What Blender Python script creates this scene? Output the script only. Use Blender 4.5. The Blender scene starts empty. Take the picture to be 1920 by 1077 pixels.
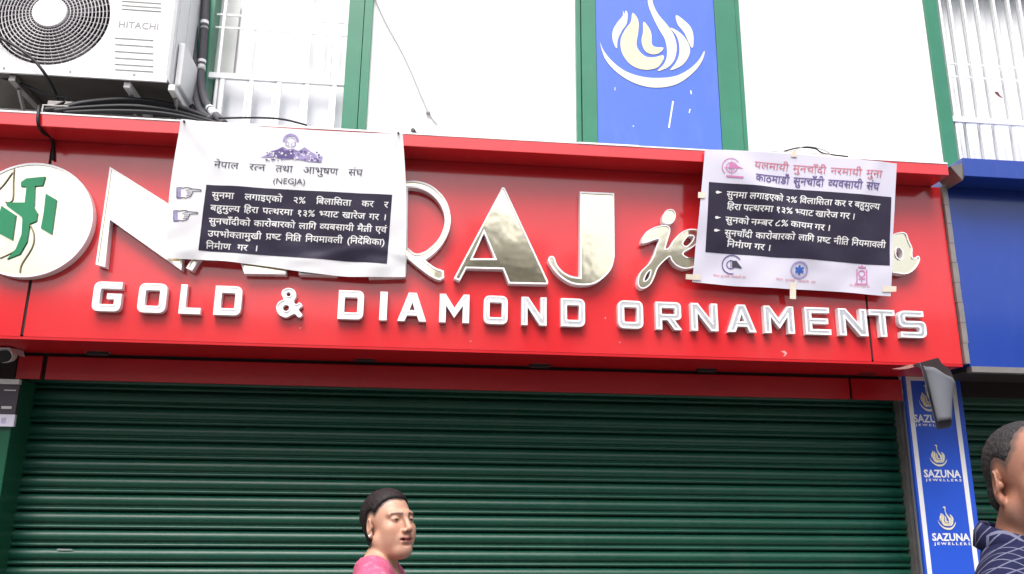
import bpy, bmesh, math, random
import numpy as np
from mathutils import Vector, Matrix
from mathutils.geometry import tessellate_polygon
random.seed(7); rng = np.random.default_rng(7)
S = bpy.context.scene; COL = S.collection
PI = math.pi; R = math.radians

# ------------------------------------------------------------------ camera
FPX = 1578.4; PITCH = R(15.006); YAW = R(6.109); ROLL = R(0.56); CAMZ = 1.52
_cp, _sp, _cy, _sy = math.cos(PITCH), math.sin(PITCH), math.cos(YAW), math.sin(YAW)
cF = Vector((_sy*_cp, _cy*_cp, _sp)); _r = Vector((_cy, -_sy, 0)); _u = _r.cross(cF)
cR = math.cos(ROLL)*_r + math.sin(ROLL)*_u; cU = -math.sin(ROLL)*_r + math.cos(ROLL)*_u
cam = bpy.data.cameras.new('camera'); cam.sensor_width = 36; cam.lens = FPX/1920*36
cam.clip_start = 0.05; cam.clip_end = 500
camo = bpy.data.objects.new('camera', cam); COL.objects.link(camo); S.camera = camo
camo.matrix_world = Matrix(((cR.x, cU.x, -cF.x, 0), (cR.y, cU.y, -cF.y, 0), (cR.z, cU.z, -cF.z, CAMZ), (0, 0, 0, 1)))
# ------------------------------------------------------------------ light
SUN_EL, SUN_AZ = R(58), R(198)          # azimuth measured clockwise from +Y: behind the camera, a little left
W = bpy.data.worlds.new('World'); S.world = W; W.use_nodes = True
nt = W.node_tree; bg = nt.nodes['Background']
sky = nt.nodes.new('ShaderNodeTexSky'); sky.sky_type = 'NISHITA'; sky.sun_disc = False
sky.sun_elevation = SUN_EL; sky.sun_rotation = SUN_AZ; sky.air_density = 1.0; sky.dust_density = 6.0; sky.ozone_density = 1.0
hs = nt.nodes.new('ShaderNodeHueSaturation'); hs.inputs['Saturation'].default_value = 0.55
nt.links.new(sky.outputs[0], hs.inputs['Color']); nt.links.new(hs.outputs[0], bg.inputs[0]); bg.inputs[1].default_value = 0.10
sl = bpy.data.lights.new('sun', 'SUN'); sl.energy = 1.5; sl.angle = R(35); sl.color = (1, 0.985, 0.96)
so = bpy.data.objects.new('sun', sl); COL.objects.link(so)
sd = Vector((math.sin(SUN_AZ)*math.cos(SUN_EL), math.cos(SUN_AZ)*math.cos(SUN_EL), math.sin(SUN_EL)))
so.rotation_euler = sd.to_track_quat('Z', 'Y').to_euler(); so.location = (0, -3, 12)
S.view_settings.view_transform = 'Standard'; S.view_settings.look = 'None'
S.view_settings.exposure = 1.25; S.view_settings.gamma = 1

# ------------------------------------------------------------------ depths (camera stands at y = 0)
YF, YL, YW, YB, YS = 4.00, 3.84, 4.36, 4.34, 4.53     # sign face, lip front, upper wall, lower fascia, shutter
def P(px, py, Y):
    d = cF*FPX + cR*(px-960) - cU*(py-538.5); d = d*(Y/d.y)
    return Vector((d.x, Y, d.z+CAMZ))
def PX(px, py, Y): return P(px, py, Y).x
def PZ(px, py, Y): return P(px, py, Y).z

# ------------------------------------------------------------------ materials
def mat(name, col, rough=0.5, metal=0.0, var=0.12, scale=6.0, bump=0.0, bscale=60.0, coat=0.0, spec=0.5, attr=None,
        stretch=(1, 1, 1), dirt=0.0, dirtcol=(0.25, 0.22, 0.2), rvar=0.0):
    m = bpy.data.materials.new(name); m.use_nodes = True; n = m.node_tree; b = n.nodes['Principled BSDF']
    b.inputs['Roughness'].default_value = rough; b.inputs['Metallic'].default_value = metal
    b.inputs['Coat Weight'].default_value = coat; b.inputs['Coat IOR'].default_value = 1.65; b.inputs['Coat Roughness'].default_value = 0.08
    b.inputs['Specular IOR Level'].default_value = spec
    tc = n.nodes.new('ShaderNodeTexCoord'); mp = n.nodes.new('ShaderNodeMapping'); mp.inputs['Scale'].default_value = stretch
    n.links.new(tc.outputs['Object'], mp.inputs[0])
    nz = n.nodes.new('ShaderNodeTexNoise'); nz.inputs['Scale'].default_value = scale; nz.inputs['Detail'].default_value = 6
    n.links.new(mp.outputs[0], nz.inputs['Vector'])
    cr = n.nodes.new('ShaderNodeMapRange'); cr.inputs[3].default_value = 1-var; cr.inputs[4].default_value = 1+var
    n.links.new(nz.outputs[0], cr.inputs[0])
    mx = n.nodes.new('ShaderNodeMix'); mx.data_type = 'RGBA'; mx.blend_type = 'MULTIPLY'; mx.inputs[0].default_value = 1
    if attr:
        at = n.nodes.new('ShaderNodeAttribute'); at.attribute_name = attr; n.links.new(at.outputs['Color'], mx.inputs[6])
    else: mx.inputs[6].default_value = (*col, 1)
    n.links.new(cr.outputs[0], mx.inputs[7]); out = mx.outputs[2]
    if dirt:
        n2 = n.nodes.new('ShaderNodeTexNoise'); n2.inputs['Scale'].default_value = 3.0; n2.inputs['Detail'].default_value = 10; n2.inputs['Roughness'].default_value = 0.7
        mp2 = n.nodes.new('ShaderNodeMapping'); mp2.inputs['Scale'].default_value = (3, 3, 0.8); n.links.new(tc.outputs['Object'], mp2.inputs[0]); n.links.new(mp2.outputs[0], n2.inputs['Vector'])
        r2 = n.nodes.new('ShaderNodeMapRange'); r2.inputs[1].default_value = 0.52; r2.inputs[2].default_value = 0.78; r2.inputs[4].default_value = dirt
        n.links.new(n2.outputs[0], r2.inputs[0])
        m2 = n.nodes.new('ShaderNodeMix'); m2.data_type = 'RGBA'; n.links.new(r2.outputs[0], m2.inputs[0]); n.links.new(out, m2.inputs[6]); m2.inputs[7].default_value = (*dirtcol, 1); out = m2.outputs[2]
    n.links.new(out, b.inputs['Base Color'])
    if rvar:
        r3 = n.nodes.new('ShaderNodeMapRange'); r3.inputs[3].default_value = max(0.02, rough-rvar); r3.inputs[4].default_value = rough+rvar
        n.links.new(nz.outputs[0], r3.inputs[0]); n.links.new(r3.outputs[0], b.inputs['Roughness'])
    if bump:
        nb = n.nodes.new('ShaderNodeTexNoise'); nb.inputs['Scale'].default_value = bscale; nb.inputs['Detail'].default_value = 3
        n.links.new(mp.outputs[0], nb.inputs['Vector'])
        bp = n.nodes.new('ShaderNodeBump'); bp.inputs['Strength'].default_value = bump; bp.inputs['Distance'].default_value = 0.01
        n.links.new(nb.outputs[0], bp.inputs['Height']); n.links.new(bp.outputs[0], b.inputs['Normal'])
    return m
M = {}
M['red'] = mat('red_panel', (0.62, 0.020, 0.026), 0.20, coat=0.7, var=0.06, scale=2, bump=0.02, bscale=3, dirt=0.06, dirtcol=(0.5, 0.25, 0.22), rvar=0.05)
M['red_shade'] = mat('red_sheet_shaded', (0.50, 0.008, 0.014), 0.30, coat=0.0, var=0.10, scale=2, bump=0.02, bscale=3, dirt=0.05, dirtcol=(0.4, 0.15, 0.15))  # darker copy of the red: shade under the sign put into the colour
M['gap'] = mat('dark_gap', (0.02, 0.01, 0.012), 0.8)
M['steel'] = mat('dull_steel', (0.30, 0.28, 0.27), 0.45, metal=0.6, var=0.3, scale=20, dirt=0.5, dirtcol=(0.15, 0.12, 0.1))
M['white_trim'] = mat('white_letter_trim', (0.80, 0.80, 0.82), 0.25, var=0.05, scale=12, coat=0.3)
M['gold'] = mat('pale_gold_mirror', (0.93, 0.86, 0.64), 0.09, metal=1.0, var=0.05, scale=9, bump=0.24, bscale=3.6)
M['chrome'] = mat('chrome_face', (0.92, 0.92, 0.93), 0.34, metal=1.0, var=0.10, scale=25, bump=0.12, bscale=22)
M['cream_face'] = mat('cream_emblem_face', (0.80, 0.77, 0.62), 0.14, metal=0.75, var=0.08, scale=12, bump=0.06, bscale=8, dirt=0.2, dirtcol=(0.55, 0.45, 0.3))
M['green_letter'] = mat('green_mirror', (0.02, 0.20, 0.09), 0.15, metal=0.3, var=0.2, scale=10)
M['brown_line'] = mat('bronze_line', (0.30, 0.24, 0.15), 0.3, metal=0.5)
M['wall'] = mat('white_wall', (0.80, 0.80, 0.80), 0.75, var=0.04, scale=3, bump=0.08, bscale=40, dirt=0.06, dirtcol=(0.6, 0.58, 0.55))
M['cream_wall'] = mat('cream_wall', (0.62, 0.55, 0.42), 0.8, var=0.12, scale=2, dirt=0.35, dirtcol=(0.3, 0.27, 0.22))
M['green'] = mat('green_paint', (0.030, 0.185, 0.110), 0.33, var=0.2, scale=5, bump=0.03, bscale=30, dirt=0.12, dirtcol=(0.25, 0.35, 0.3))
M['pillar_green'] = mat('pillar_green_paint', (0.010, 0.085, 0.045), 0.3, var=0.25, scale=5, dirt=0.15, dirtcol=(0.03, 0.06, 0.05))
M['shutter'] = mat('shutter_green', (0.002, 0.058, 0.035), 0.37, spec=0.5, var=0.25, scale=3, stretch=(1, 1, 6), bump=0.05, bscale=12, dirt=0.22, dirtcol=(0.06, 0.09, 0.08), rvar=0.08)
M['blue'] = mat('blue_sheet', (0.010, 0.045, 0.30), 0.25, coat=0.4, var=0.08, scale=3, bump=0.02, bscale=4, dirt=0.06, dirtcol=(0.2, 0.25, 0.4))
M['blue_light'] = mat('blue_vinyl', (0.07, 0.15, 0.64), 0.4, var=0.06, scale=4, dirt=0.06, dirtcol=(0.5, 0.55, 0.75))
M['blue_post'] = mat('blue_print', (0.022, 0.09, 0.58), 0.35, var=0.08, scale=4)
M['print_white'] = mat('white_print', (0.80, 0.80, 0.80), 0.45, var=0.03)
M['cream_print'] = mat('cream_print', (0.76, 0.71, 0.54), 0.45, var=0.04)
M['swan_gold'] = mat('swan_gold_print', (0.73, 0.66, 0.44), 0.4, var=0.10, scale=10)
M['cloth_white'] = mat('flex_white', (0.86, 0.86, 0.89), 0.42, var=0.03, scale=4, bump=0.05, bscale=9)
M['cloth_lilac'] = mat('flex_lilac', (0.70, 0.68, 0.80), 0.40, var=0.05, scale=4, bump=0.05, bscale=9)
M['print_black'] = mat('black_print', (0.035, 0.030, 0.055), 0.32, var=0.3, scale=5, bump=0.45, bscale=7)
M['print_dark'] = mat('dark_ink', (0.05, 0.05, 0.08), 0.6)
M['print_purple'] = mat('purple_ink', (0.14, 0.10, 0.28), 0.6, var=0.3, scale=40)
M['print_lilac'] = mat('lilac_ink', (0.36, 0.30, 0.55), 0.6, var=0.4, scale=60)
M['print_red'] = mat('red_ink', (0.60, 0.17, 0.24), 0.6, var=0.35, scale=14)
M['print_pink'] = mat('pink_ink', (0.62, 0.22, 0.45), 0.6)
M['print_blue'] = mat('blue_ink', (0.05, 0.14, 0.55), 0.6)
M['tape'] = mat('masking_tape', (0.78, 0.70, 0.58), 0.6, var=0.1, scale=30)
M['ac_white'] = mat('ac_white_enamel', (0.76, 0.76, 0.77), 0.35, var=0.04, scale=4, dirt=0.06, dirtcol=(0.5, 0.48, 0.42))
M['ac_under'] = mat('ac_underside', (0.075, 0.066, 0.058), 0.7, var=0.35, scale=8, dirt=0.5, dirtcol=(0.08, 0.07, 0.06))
M['grille'] = mat('grille_grey', (0.50, 0.48, 0.50), 0.45, var=0.1)
M['dark'] = mat('dark_plastic', (0.02, 0.02, 0.022), 0.5)
M['fan'] = mat('fan_blade_grey', (0.09, 0.085, 0.09), 0.5)
M['text_grey'] = mat('grey_lettering', (0.26, 0.26, 0.28), 0.5)
M['slot'] = mat('shade_and_plain_grey', (0.60, 0.61, 0.60), 0.6)  # grey for painted louvre slot and bar shade, also plain plates and print
M['cable'] = mat('black_cable', (0.012, 0.012, 0.015), 0.5, spec=0.3, var=0.3, scale=15)
M['wire_grey'] = mat('grey_wire', (0.40, 0.39, 0.38), 0.6)
M['pipe'] = mat('grey_pipe_wrap', (0.085, 0.08, 0.095), 0.7, spec=0.3, var=0.3, scale=18, bump=0.3, bscale=40)
M['pipe_white'] = mat('white_pipe_tape', (0.65, 0.65, 0.68), 0.5, var=0.1, scale=40, bump=0.3, bscale=60)
M['bars'] = mat('white_iron_bars', (0.82, 0.82, 0.84), 0.4, var=0.05)
M['curtain'] = mat('pale_blind', (0.88, 0.88, 0.90), 0.7, var=0.06, scale=4, stretch=(8, 1, 1))
M['pane'] = mat('window_pane', (0.72, 0.73, 0.78), 0.12, var=0.08, scale=1.5, spec=0.6)
M['bounce_grey'] = mat('bounce_cover_grey', (0.30, 0.30, 0.30), 0.6, var=0.3, scale=6, dirt=0.4, dirtcol=(0.16, 0.15, 0.14))  # grey of the added sheet that keeps red bounce off the wall
M['pale_wall'] = mat('pale_cream_wall', (0.82, 0.78, 0.68), 0.8, var=0.06, scale=2, dirt=0.25, dirtcol=(0.5, 0.46, 0.38))
M['shutter_scuff'] = mat('shutter_worn_paint', (0.22, 0.28, 0.26), 0.6)
M['frayed'] = mat('frayed_sheet_edge', (0.34, 0.16, 0.14), 0.7, var=0.3, scale=30)
M['pink_scuff'] = mat('worn_paint', (0.62, 0.30, 0.30), 0.6)
M['asphalt'] = mat('asphalt', (0.055, 0.055, 0.058), 0.85, var=0.25, scale=14, bump=0.3, bscale=150)
M['paving'] = mat('paving_stone', (0.24, 0.22, 0.20), 0.8, var=0.2, scale=8, bump=0.2, bscale=80)
M['vinyl_grey'] = mat('vinyl_grey', (0.115, 0.12, 0.14), 0.7, spec=0.2, var=0.12, scale=10)
M['brown'] = mat('brown_leaf', (0.16, 0.05, 0.05), 0.7)
M['lamp_glass'] = mat('lamp_glass', (0.10, 0.09, 0.09), 0.2)

# ------------------------------------------------------------------ object helpers
def link(name, me, m=None, parent=None, smooth=False):
    o = bpy.data.objects.new(name, me); COL.objects.link(o)
    if m is not None: me.materials.append(M[m] if isinstance(m, str) else m)
    if parent is not None:
        o.parent = parent; o.matrix_parent_inverse = parent_world(parent).inverted()
    if smooth:
        for p in me.polygons: p.use_smooth = True
    return o
def parent_world(o):
    m = o.matrix_basis.copy()
    if o.parent: m = parent_world(o.parent) @ o.matrix_parent_inverse @ m
    return m
def tag(o, label, cat, group=None):
    o['label'] = label; o['category'] = cat
    if group: o['group'] = group
    return o
def thing(name, loc, label, cat, group=None):
    o = bpy.data.objects.new(name, None); COL.objects.link(o); o.location = loc; o.empty_display_size = 0.1
    return tag(o, label, cat, group)
class MB:
    def __init__(s): s.v = []; s.f = []
    def add(s, v, f):
        k = len(s.v); s.v += [tuple(p) for p in v]; s.f += [tuple(i+k for i in q) for q in f]; return s
    def box(s, x0, x1, y0, y1, z0, z1):
        return s.add([(x0, y0, z0), (x1, y0, z0), (x1, y1, z0), (x0, y1, z0), (x0, y0, z1), (x1, y0, z1), (x1, y1, z1), (x0, y1, z1)],
                     [(0, 3, 2, 1), (4, 5, 6, 7), (0, 1, 5, 4), (1, 2, 6, 5), (2, 3, 7, 6), (3, 0, 4, 7)])
    def tube(s, pts, r, n=8, closed=False):
        pts = [Vector(p) for p in pts]; k = len(s.v); N = len(pts); ref = Vector((0.13, 0.3, 0.9)).normalized()
        for i, p in enumerate(pts):
            a = pts[i-1] if (i or closed) else p; b = pts[(i+1) % N] if (i < N-1 or closed) else p
            t = (b-a).normalized(); u = t.cross(ref)
            if u.length < 0.05: u = t.cross(Vector((1, 0, 0)))
            u.normalize(); w = t.cross(u); rr = r[i] if isinstance(r, (list, tuple)) else r
            for j in range(n):
                q = 2*PI*j/n; s.v.append(tuple(p+u*rr*math.cos(q)+w*rr*math.sin(q)))
        for i in range(N if closed else N-1):
            for j in range(n):
                a, b = k+i*n, k+((i+1) % N)*n; s.f.append((a+j, a+(j+1) % n, b+(j+1) % n, b+j))
        if not closed:
            s.f.append(tuple(k+j for j in range(n))[::-1]); s.f.append(tuple(k+(N-1)*n+j for j in range(n)))
        return s
    def cyl(s, c, ax, r0, r1, h, n=24):
        c = Vector(c); ax = Vector(ax).normalized(); return s.tube([c, c+ax*h], [r0, r1], n)
    def build(s, name, m=None, parent=None, smooth=False, bevel=0):
        me = bpy.data.meshes.new(name); me.from_pydata(s.v, [], s.f); me.update()
        bm = bmesh.new(); bm.from_mesh(me); bmesh.ops.recalc_face_normals(bm, faces=bm.faces)
        if bevel: bmesh.ops.bevel(bm, geom=bm.edges[:], offset=bevel, segments=2, affect='EDGES', profile=0.6)
        bm.to_mesh(me); bm.free(); return link(name, me, m, parent, smooth)
def crom(pts, n=6, closed=False):
    pts = [Vector(p) for p in pts]; N = len(pts); out = []
    for i in range(N if closed else N-1):
        p0 = pts[(i-1) % N] if (i or closed) else pts[0]; p1 = pts[i]; p2 = pts[(i+1) % N]; p3 = pts[(i+2) % N] if (i < N-2 or closed) else pts[-1]
        for k in range(n):
            t = k/n; out.append(0.5*((2*p1)+(p2-p0)*t+(2*p0-5*p1+4*p2-p3)*t*t+(3*p1-p0-3*p2+p3)*t**3))
    if not closed: out.append(pts[-1])
    return out
def area(l): return 0.5*sum(l[i-1][0]*l[i][1]-l[i][0]*l[i-1][1] for i in range(len(l)))
def offset(loop, d):                      # positive d moves the outline inwards for a counter-clockwise loop
    n = len(loop); out = []
    for i in range(n):
        a, b, c = Vector(loop[i-1][:2]), Vector(loop[i][:2]), Vector(loop[(i+1) % n][:2])
        e1 = (b-a).normalized(); e2 = (c-b).normalized(); n1 = Vector((-e1.y, e1.x)); n2 = Vector((-e2.y, e2.x))
        m = n1+n2
        if m.length < 1e-4: m = n1
        m.normalize(); k = min(1/max(m.dot(n1), 0.3), 2.6); out.append(b+m*d*k)
    return out
def ccw(l): return l if area(l) > 0 else l[::-1]
def clean(l):
    out = []
    for p in l:
        if not out or (Vector(p[:2])-Vector(out[-1][:2])).length > 1e-4: out.append(Vector(p[:2]))
    if (out[0]-out[-1]).length < 1e-4: out.pop()
    return out
def flat(mb, loops, y):                   # tessellated region in the xz plane
    loops3 = [[Vector((p[0], p[1], 0)) for p in l] for l in loops]
    tri = tessellate_polygon(loops3); v = [(p[0], y, p[1]) for l in loops for p in l]; mb.add(v, tri)
def wall_of(mb, loop, y0, y1):
    n = len(loop); v = [(p[0], y0, p[1]) for p in loop]+[(p[0], y1, p[1]) for p in loop]
    mb.add(v, [(i, (i+1) % n, n+(i+1) % n, n+i) for i in range(n)])
def channel_letter(outer, holes, yb, depth, rim, recess, parent, face='gold', name='letter'):
    """white channel letter: rimmed front, sunken mirror face"""
    yf = yb-depth; O = ccw(clean(outer)); Hs = [ccw(clean(h)) for h in holes]
    Oi = offset(O, rim); Hi = [offset(h, -rim) for h in Hs]
    b = MB(); flat(b, [O, Oi], yf); wall_of(b, O, yf, yb); wall_of(b, Oi, yf, yf+recess)
    for h, hi in zip(Hs, Hi): flat(b, [hi, h], yf); wall_of(b, h, yf, yb); wall_of(b, hi, yf, yf+recess)
    o = b.build(name, 'white_trim', parent)
    f = MB(); flat(f, [Oi]+Hi, yf+recess); f.build(name+'_face', face, o)
    return o
def pxl(pts, Y, sc=1, ox=0, oy=0): return [Vector((lambda q: (q.x, q.z))(P(ox+p[0]/sc, oy+p[1]/sc, Y))) for p in pts]
def plate(name, loops, y0, y1, m, parent=None):
    b = MB(); flat(b, loops, y0); flat(b, loops, y1)
    for l in loops: wall_of(b, l, y0, y1)
    return b.build(name, m, parent)
def sm(pts, n=5, closed=True): return [tuple(p[:2]) for p in crom([(p[0], p[1], 0) for p in pts], n, closed)]

# ------------------------------------------------------------------ ground and street
def struct(o): o['kind'] = 'structure'; return o
struct(MB().box(-60, 60, -60, 60, -0.5, -0.12).build('ground', 'paving'))
struct(MB().box(-60, 60, -5.2, 2.9, -0.119, -0.10).build('road', 'asphalt'))
struct(MB().box(-60, 60, 2.9, 4.30, -0.119, 0.0).build('pavement', 'paving', bevel=0.01))

# ------------------------------------------------------------------ shop building
bld = thing('shop_building', (0.5, 5.5, 0), 'white shop building with green trim behind the shop signs', 'building')
xl0, xl1 = PX(350, 60, YW), PX(690, 120, YW)      # left window outer edges
xr0 = PX(1748, 145, YW); xr1 = xr0+1.5
ZT, ZW, ZS = 5.9, 4.95, 3.30
w = MB()
ZB = 2.19
w.box(-5, xl0, YW, 4.6, ZB, ZT).box(xl1, xr0, YW, 4.6, ZB, ZT).box(xr1, 5.2, YW, 4.6, ZB, ZT)
w.box(xl0, xl1, YW, 4.6, ZB, ZS).box(xl0, xl1, YW, 4.6, ZW, ZT).box(xr0, xr1, YW, 4.6, ZB, ZS).box(xr0, xr1, YW, 4.6, ZW, ZT)
w.box(2.705, 2.96, 4.43, 4.6, 0, ZB-0.001).box(4.75, 5.2, YW, 4.6, 0, ZB-0.001)
w.build('wall', 'wall', bld)
MB().box(-5, 5.2, 4.62, 9.5, 0, ZT).build('rear_block', 'cream_wall', bld)
MB().box(-5.1, 5.3, 4.22, 9.6, ZT+0.002, ZT+0.16).build('roof', 'cream_wall', bld)
MB().box(-5, -1.955, 4.33, 4.6, 0, 2.13).build('pillar', 'pillar_green', bld, bevel=0.006)
# hairline expansion joint cover on the wall
MB().box(PX(838, 120, YW)-0.002, PX(838, 120, YW)+0.002, YW-0.002, YW+0.01, 3.3, ZT).build('joint_strip', 'bars', bld)

def window(x0, x1, fl, fr, bars, rails, thick, lower):
    f = MB()
    f.box(x0, x0+fl, YW-0.02, YW+0.12, ZS+0.001, ZW-0.001)
    if fr:
        f.box(x1-fr, x1-fr*0.28-0.004, YW-0.008, YW+0.12, ZS+0.001, ZW-0.001); f.box(x1-fr*0.28, x1+0.012, YW-0.022, YW+0.12, ZS+0.001, ZW-0.001)
    f.box(x0+fl, x1-fr-0.0 if fr else x1, YW-0.02, YW+0.12, ZW-0.07, ZW-0.001)
    wf = f.build('window', 'green', bld, bevel=0.002)
    a, b = x0+fl, x1-fr
    g = MB()
    for x in bars: g.box(x-0.007, x+0.007, YW+0.012, YW+0.026, ZS, ZW-0.07)
    for z in rails: g.box(a, b, YW+0.027, YW+0.035, z-0.005, z+0.005)
    for z in thick: g.box(a, b, YW+0.004, YW+0.0275, z-0.016, z+0.016)
    for x in lower: g.box(x-0.012, x+0.012, YW+0.007, YW+0.027, ZS, thick[0]-0.016)
    g.build('grille', 'bars', wf)
    n = 60; c = MB(); v = []; q = []
    for i in range(n+1):
        x = a+(b-a)*i/n; y = YW+0.135+0.010*math.sin(i*1.9)+0.006*math.sin(i*0.7+1)
        v += [(x, y, ZS), (x, y, ZW-0.07)]
    c.add(v, [(2*i, 2*i+2, 2*i+3, 2*i+1) for i in range(n)]).build('blind', 'curtain', wf)
    return wf, a, b
zr = PZ(520, 147, YW); zt1, zt2 = PZ(560, 32, YW), PZ(560, 56, YW)
fl = PX(400, 60, YW)-xl0; fr = xl1-PX(648, 120, YW)
wl, a, b = window(xl0, xl1, fl, fr, [a0 for a0 in (PX(414, 80, YW), )]+[PX(x, 80, YW) for x in (470, 521, 574, 627)], [zt1, zt2], [zr], [PX(x, 190, YW) for x in (412, 467, 520, 573, 625)])
# sliding panes behind the bars, darker grey strip at the left edge
MB().box(a+0.06, b, YW+0.09, YW+0.096, ZS, zr+0.02).build('pane', 'pane', wl)
MB().box(a, a+0.105, YW+0.10, YW+0.106, zr+0.05, zr+0.55).build('side_panel', 'slot', wl)
zrr = PZ(1850, 226, YW); z1, z2 = PZ(1850, 119, YW), PZ(1850, 143, YW)
flr = PX(1772, 145, YW)-xr0
xs = [PX(x, 120, YW) for x in (1780, 1800, 1826, 1852, 1884, 1912)]; xs += [xs[-1]+0.08*k for k in range(1, 12) if xs[-1]+0.08*k < xr1-0.1]
wr, a, b = window(xr0, xr1, flr, 0.07, xs, [z1, z2], [zrr], [])
g = MB()
for x in xs: g.box(x+0.012, x+0.020, YW+0.06, YW+0.07, ZS, ZW-0.07)
g.build('bar_shadow_lines', 'slot', wr)  # shadow line right of each bar, built as a grey strip

# building across the street (mirrored in the letters and glossy panels)
ob = thing('street_building', (0, -8, 0), 'cream building across the street, mirrored in the gold sign letters', 'building')
bb = MB()
for x0, x1, y, h in ((-14, -3.2, -5.9, 4.9), (-3.195, 0.3, -6.3, 4.7), (0.305, 2.1, -5.9, 6.1), (2.105, 3.6, -6.1, 5.6), (3.605, 6.2, -5.9, 5.9), (6.205, 15, -6.2, 5.1)): bb.box(x0, x1, -9.5, y, 0, h)
bb.build('wall', 'pale_wall', ob)
for q in ((0.7, 1.3, -8, -6.1, 6.101, 6.5), (2.5, 2.9, -7, -6.4, 5.601, 6.1), (4.3, 5.2, -7, -6.4, 5.901, 6.3)): MB().box(*q).build('roof_tank', 'steel', ob)
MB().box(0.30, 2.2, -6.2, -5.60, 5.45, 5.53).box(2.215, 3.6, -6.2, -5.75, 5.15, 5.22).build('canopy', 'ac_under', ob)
for i in range(9):
    x = -12.4+i*2.9
    yy = -5.88 if x < -3.2 else (-6.28 if x < .3 else (-5.88 if x < 2.1 else (-6.08 if x < 3.6 else (-5.88 if x < 6.2 else -6.18))))
    if -3.9 < x < -2.6: continue
    wf = MB().box(x-0.55, x+0.55, yy, yy+0.05, 3.4, 4.9).build('window', 'bars', ob)
    MB().box(x-0.48, x+0.48, yy+0.051, yy+0.06, 3.47, 4.83).build('pane', 'dark', wf)
    MB().box(x-1.1, x+1.1, yy, yy+0.06, 0.05, 2.4).build('shutter', 'shutter' if i % 2 else 'steel', ob)

# ------------------------------------------------------------------ roller shutters
def shutter_profile(n, pitch):
    prof = []                              # (y offset, z) from the top down
    for i in range(n):
        z0 = -i*pitch; j = random.uniform(-0.0012, 0.0012)
        for k, (t, d) in enumerate([(0.0, 0.015), (0.004, -0.003), (0.03, -0.008), (0.08, -0.0125), (0.14, -0.0165), (0.22, -0.020), (0.34, -0.0215), (0.46, -0.0195), (0.55, -0.013), (0.60, -0.005), (0.63, -0.003), (0.66, -0.007), (0.71, -0.0135), (0.77, -0.017), (0.83, -0.0165), (0.885, -0.011), (0.895, 0.015), (0.996, 0.016)]):
            prof.append((d+j, z0-t*pitch))
    return prof
def roller(name, x0, x1, ztop, label, pitch=0.0858):
    root = thing(name, ((x0+x1)/2, YS, 0), label, 'roller shutter'); n = int((ztop-0.08)/pitch)
    pr = shutter_profile(n, pitch); v = []; f = []; nx = 24; xs = np.linspace(x0, x1, nx+1)
    wob = rng.normal(0, 0.0007, (n, nx+1))+np.cumsum(rng.normal(0, 0.0007, (n, nx+1)), 1)*0.6; wob -= wob.mean(1, keepdims=True)
    for i, (d, z) in enumerate(pr):
        for j, x in enumerate(xs): v.append((x, YS+d+wob[i//18, j], ztop+z))
    for i in range(len(pr)-1):
        for j in range(nx): q = i*(nx+1)+j; f.append((q, q+1, q+nx+2, q+nx+1))
    MB().add(v, f).build('curtain', 'shutter', root, smooth=True)
    MB().box(x0, x1, YS-0.03, YS+0.02, 0.005, ztop-n*pitch).build('bottom_bar', 'pillar_green', root, bevel=0.004)
    return root
xs0, xs1 = PX(66, 720, YS), PX(1673, 760, YS)
zsh = 2.188
sh = roller('roller_shutter', xs0, xs1, zsh, 'wide closed dark green roller shutter below the red shop sign')
MB().box(xs0-0.052, xs0-0.001, YS-0.05, YS+0.06, 0.0, zsh).build('guide_rail', 'pillar_green', sh, bevel=0.003)
MB().box(xs1+0.001, xs1+0.02, YS-0.06, YS+0.06, 0.0, zsh).box(xs1+0.024, 2.70, YS-0.035, YS-0.031, 0.0, zsh).build('guide_rail', 'steel', sh)
for pts in ([(108, 1029), (134, 1030), (138, 1032), (118, 1033), (106, 1032)],):
    plate('paint_scuff', [ccw(clean(pxl(pts, YS-0.024)))], YS-0.0245, YS-0.0225, 'shutter_scuff', sh)
xp0, xp1 = PX(1692, 715, 4.35), PX(1797, 715, 4.35)
roller('roller_shutter', xp1+0.03, 4.74, 2.188, 'dark green roller shutter of the next shop, behind the man in the checked shirt')

# ------------------------------------------------------------------ red signboard
ZL0, ZL1, ZF0 = CAMZ+1.730, CAMZ+1.797, CAMZ+0.757
XE = PX(1782, 500, YF); XLL = -3.2
XE2 = PX(1780, 332, YL)
sign = thing('signboard', (0.2, YF, ZF0), 'red shop signboard with big mirrored letters and a gold ornaments line', 'signboard')
MB().box(XLL, XE2, YL, YW-0.002, ZL0, ZL1).build('top_lip', 'red', sign, bevel=0.003)
MB().box(XLL, XE2-0.002, YL+0.03, YW-0.003, ZL1+0.0005, ZL1+0.004).build('bounce_cover', 'bounce_grey', sign)  # unseen grey sheet added so the lip top bounces neutral light
e = MB(); x = XLL
while x < XE2-0.05:
    l = random.uniform(0.08, 0.5); x2 = min(x+l, XE2)
    e.box(x, x2-0.002, YL-0.002-random.uniform(0, .002), YL+0.03, ZL1-0.004, ZL1+random.uniform(0.001, 0.006)); x = x2
e.build('edge_sealant', 'print_white', sign)
MB().box(XLL, XE-0.004, YF+0.006, YW-0.004, ZF0+0.01, ZL0-0.003).build('backing', 'gap', sign)
xsl, xsr = PX(70, 450, YF), PX(1630, 615, YF)
for x0, x1 in ((XLL, xsl-0.007), (xsl+0.007, xsr-0.006), (xsr+0.006, XE-0.003)):
    MB().box(x0, x1, YF, YF+0.005, ZF0+0.001, ZL0-0.002).build('face_panel', 'red', sign)
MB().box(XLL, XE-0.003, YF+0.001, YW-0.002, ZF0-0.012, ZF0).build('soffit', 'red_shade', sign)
zb1 = ZF0-0.032; zb0 = PZ(960, 733, YB)
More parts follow.
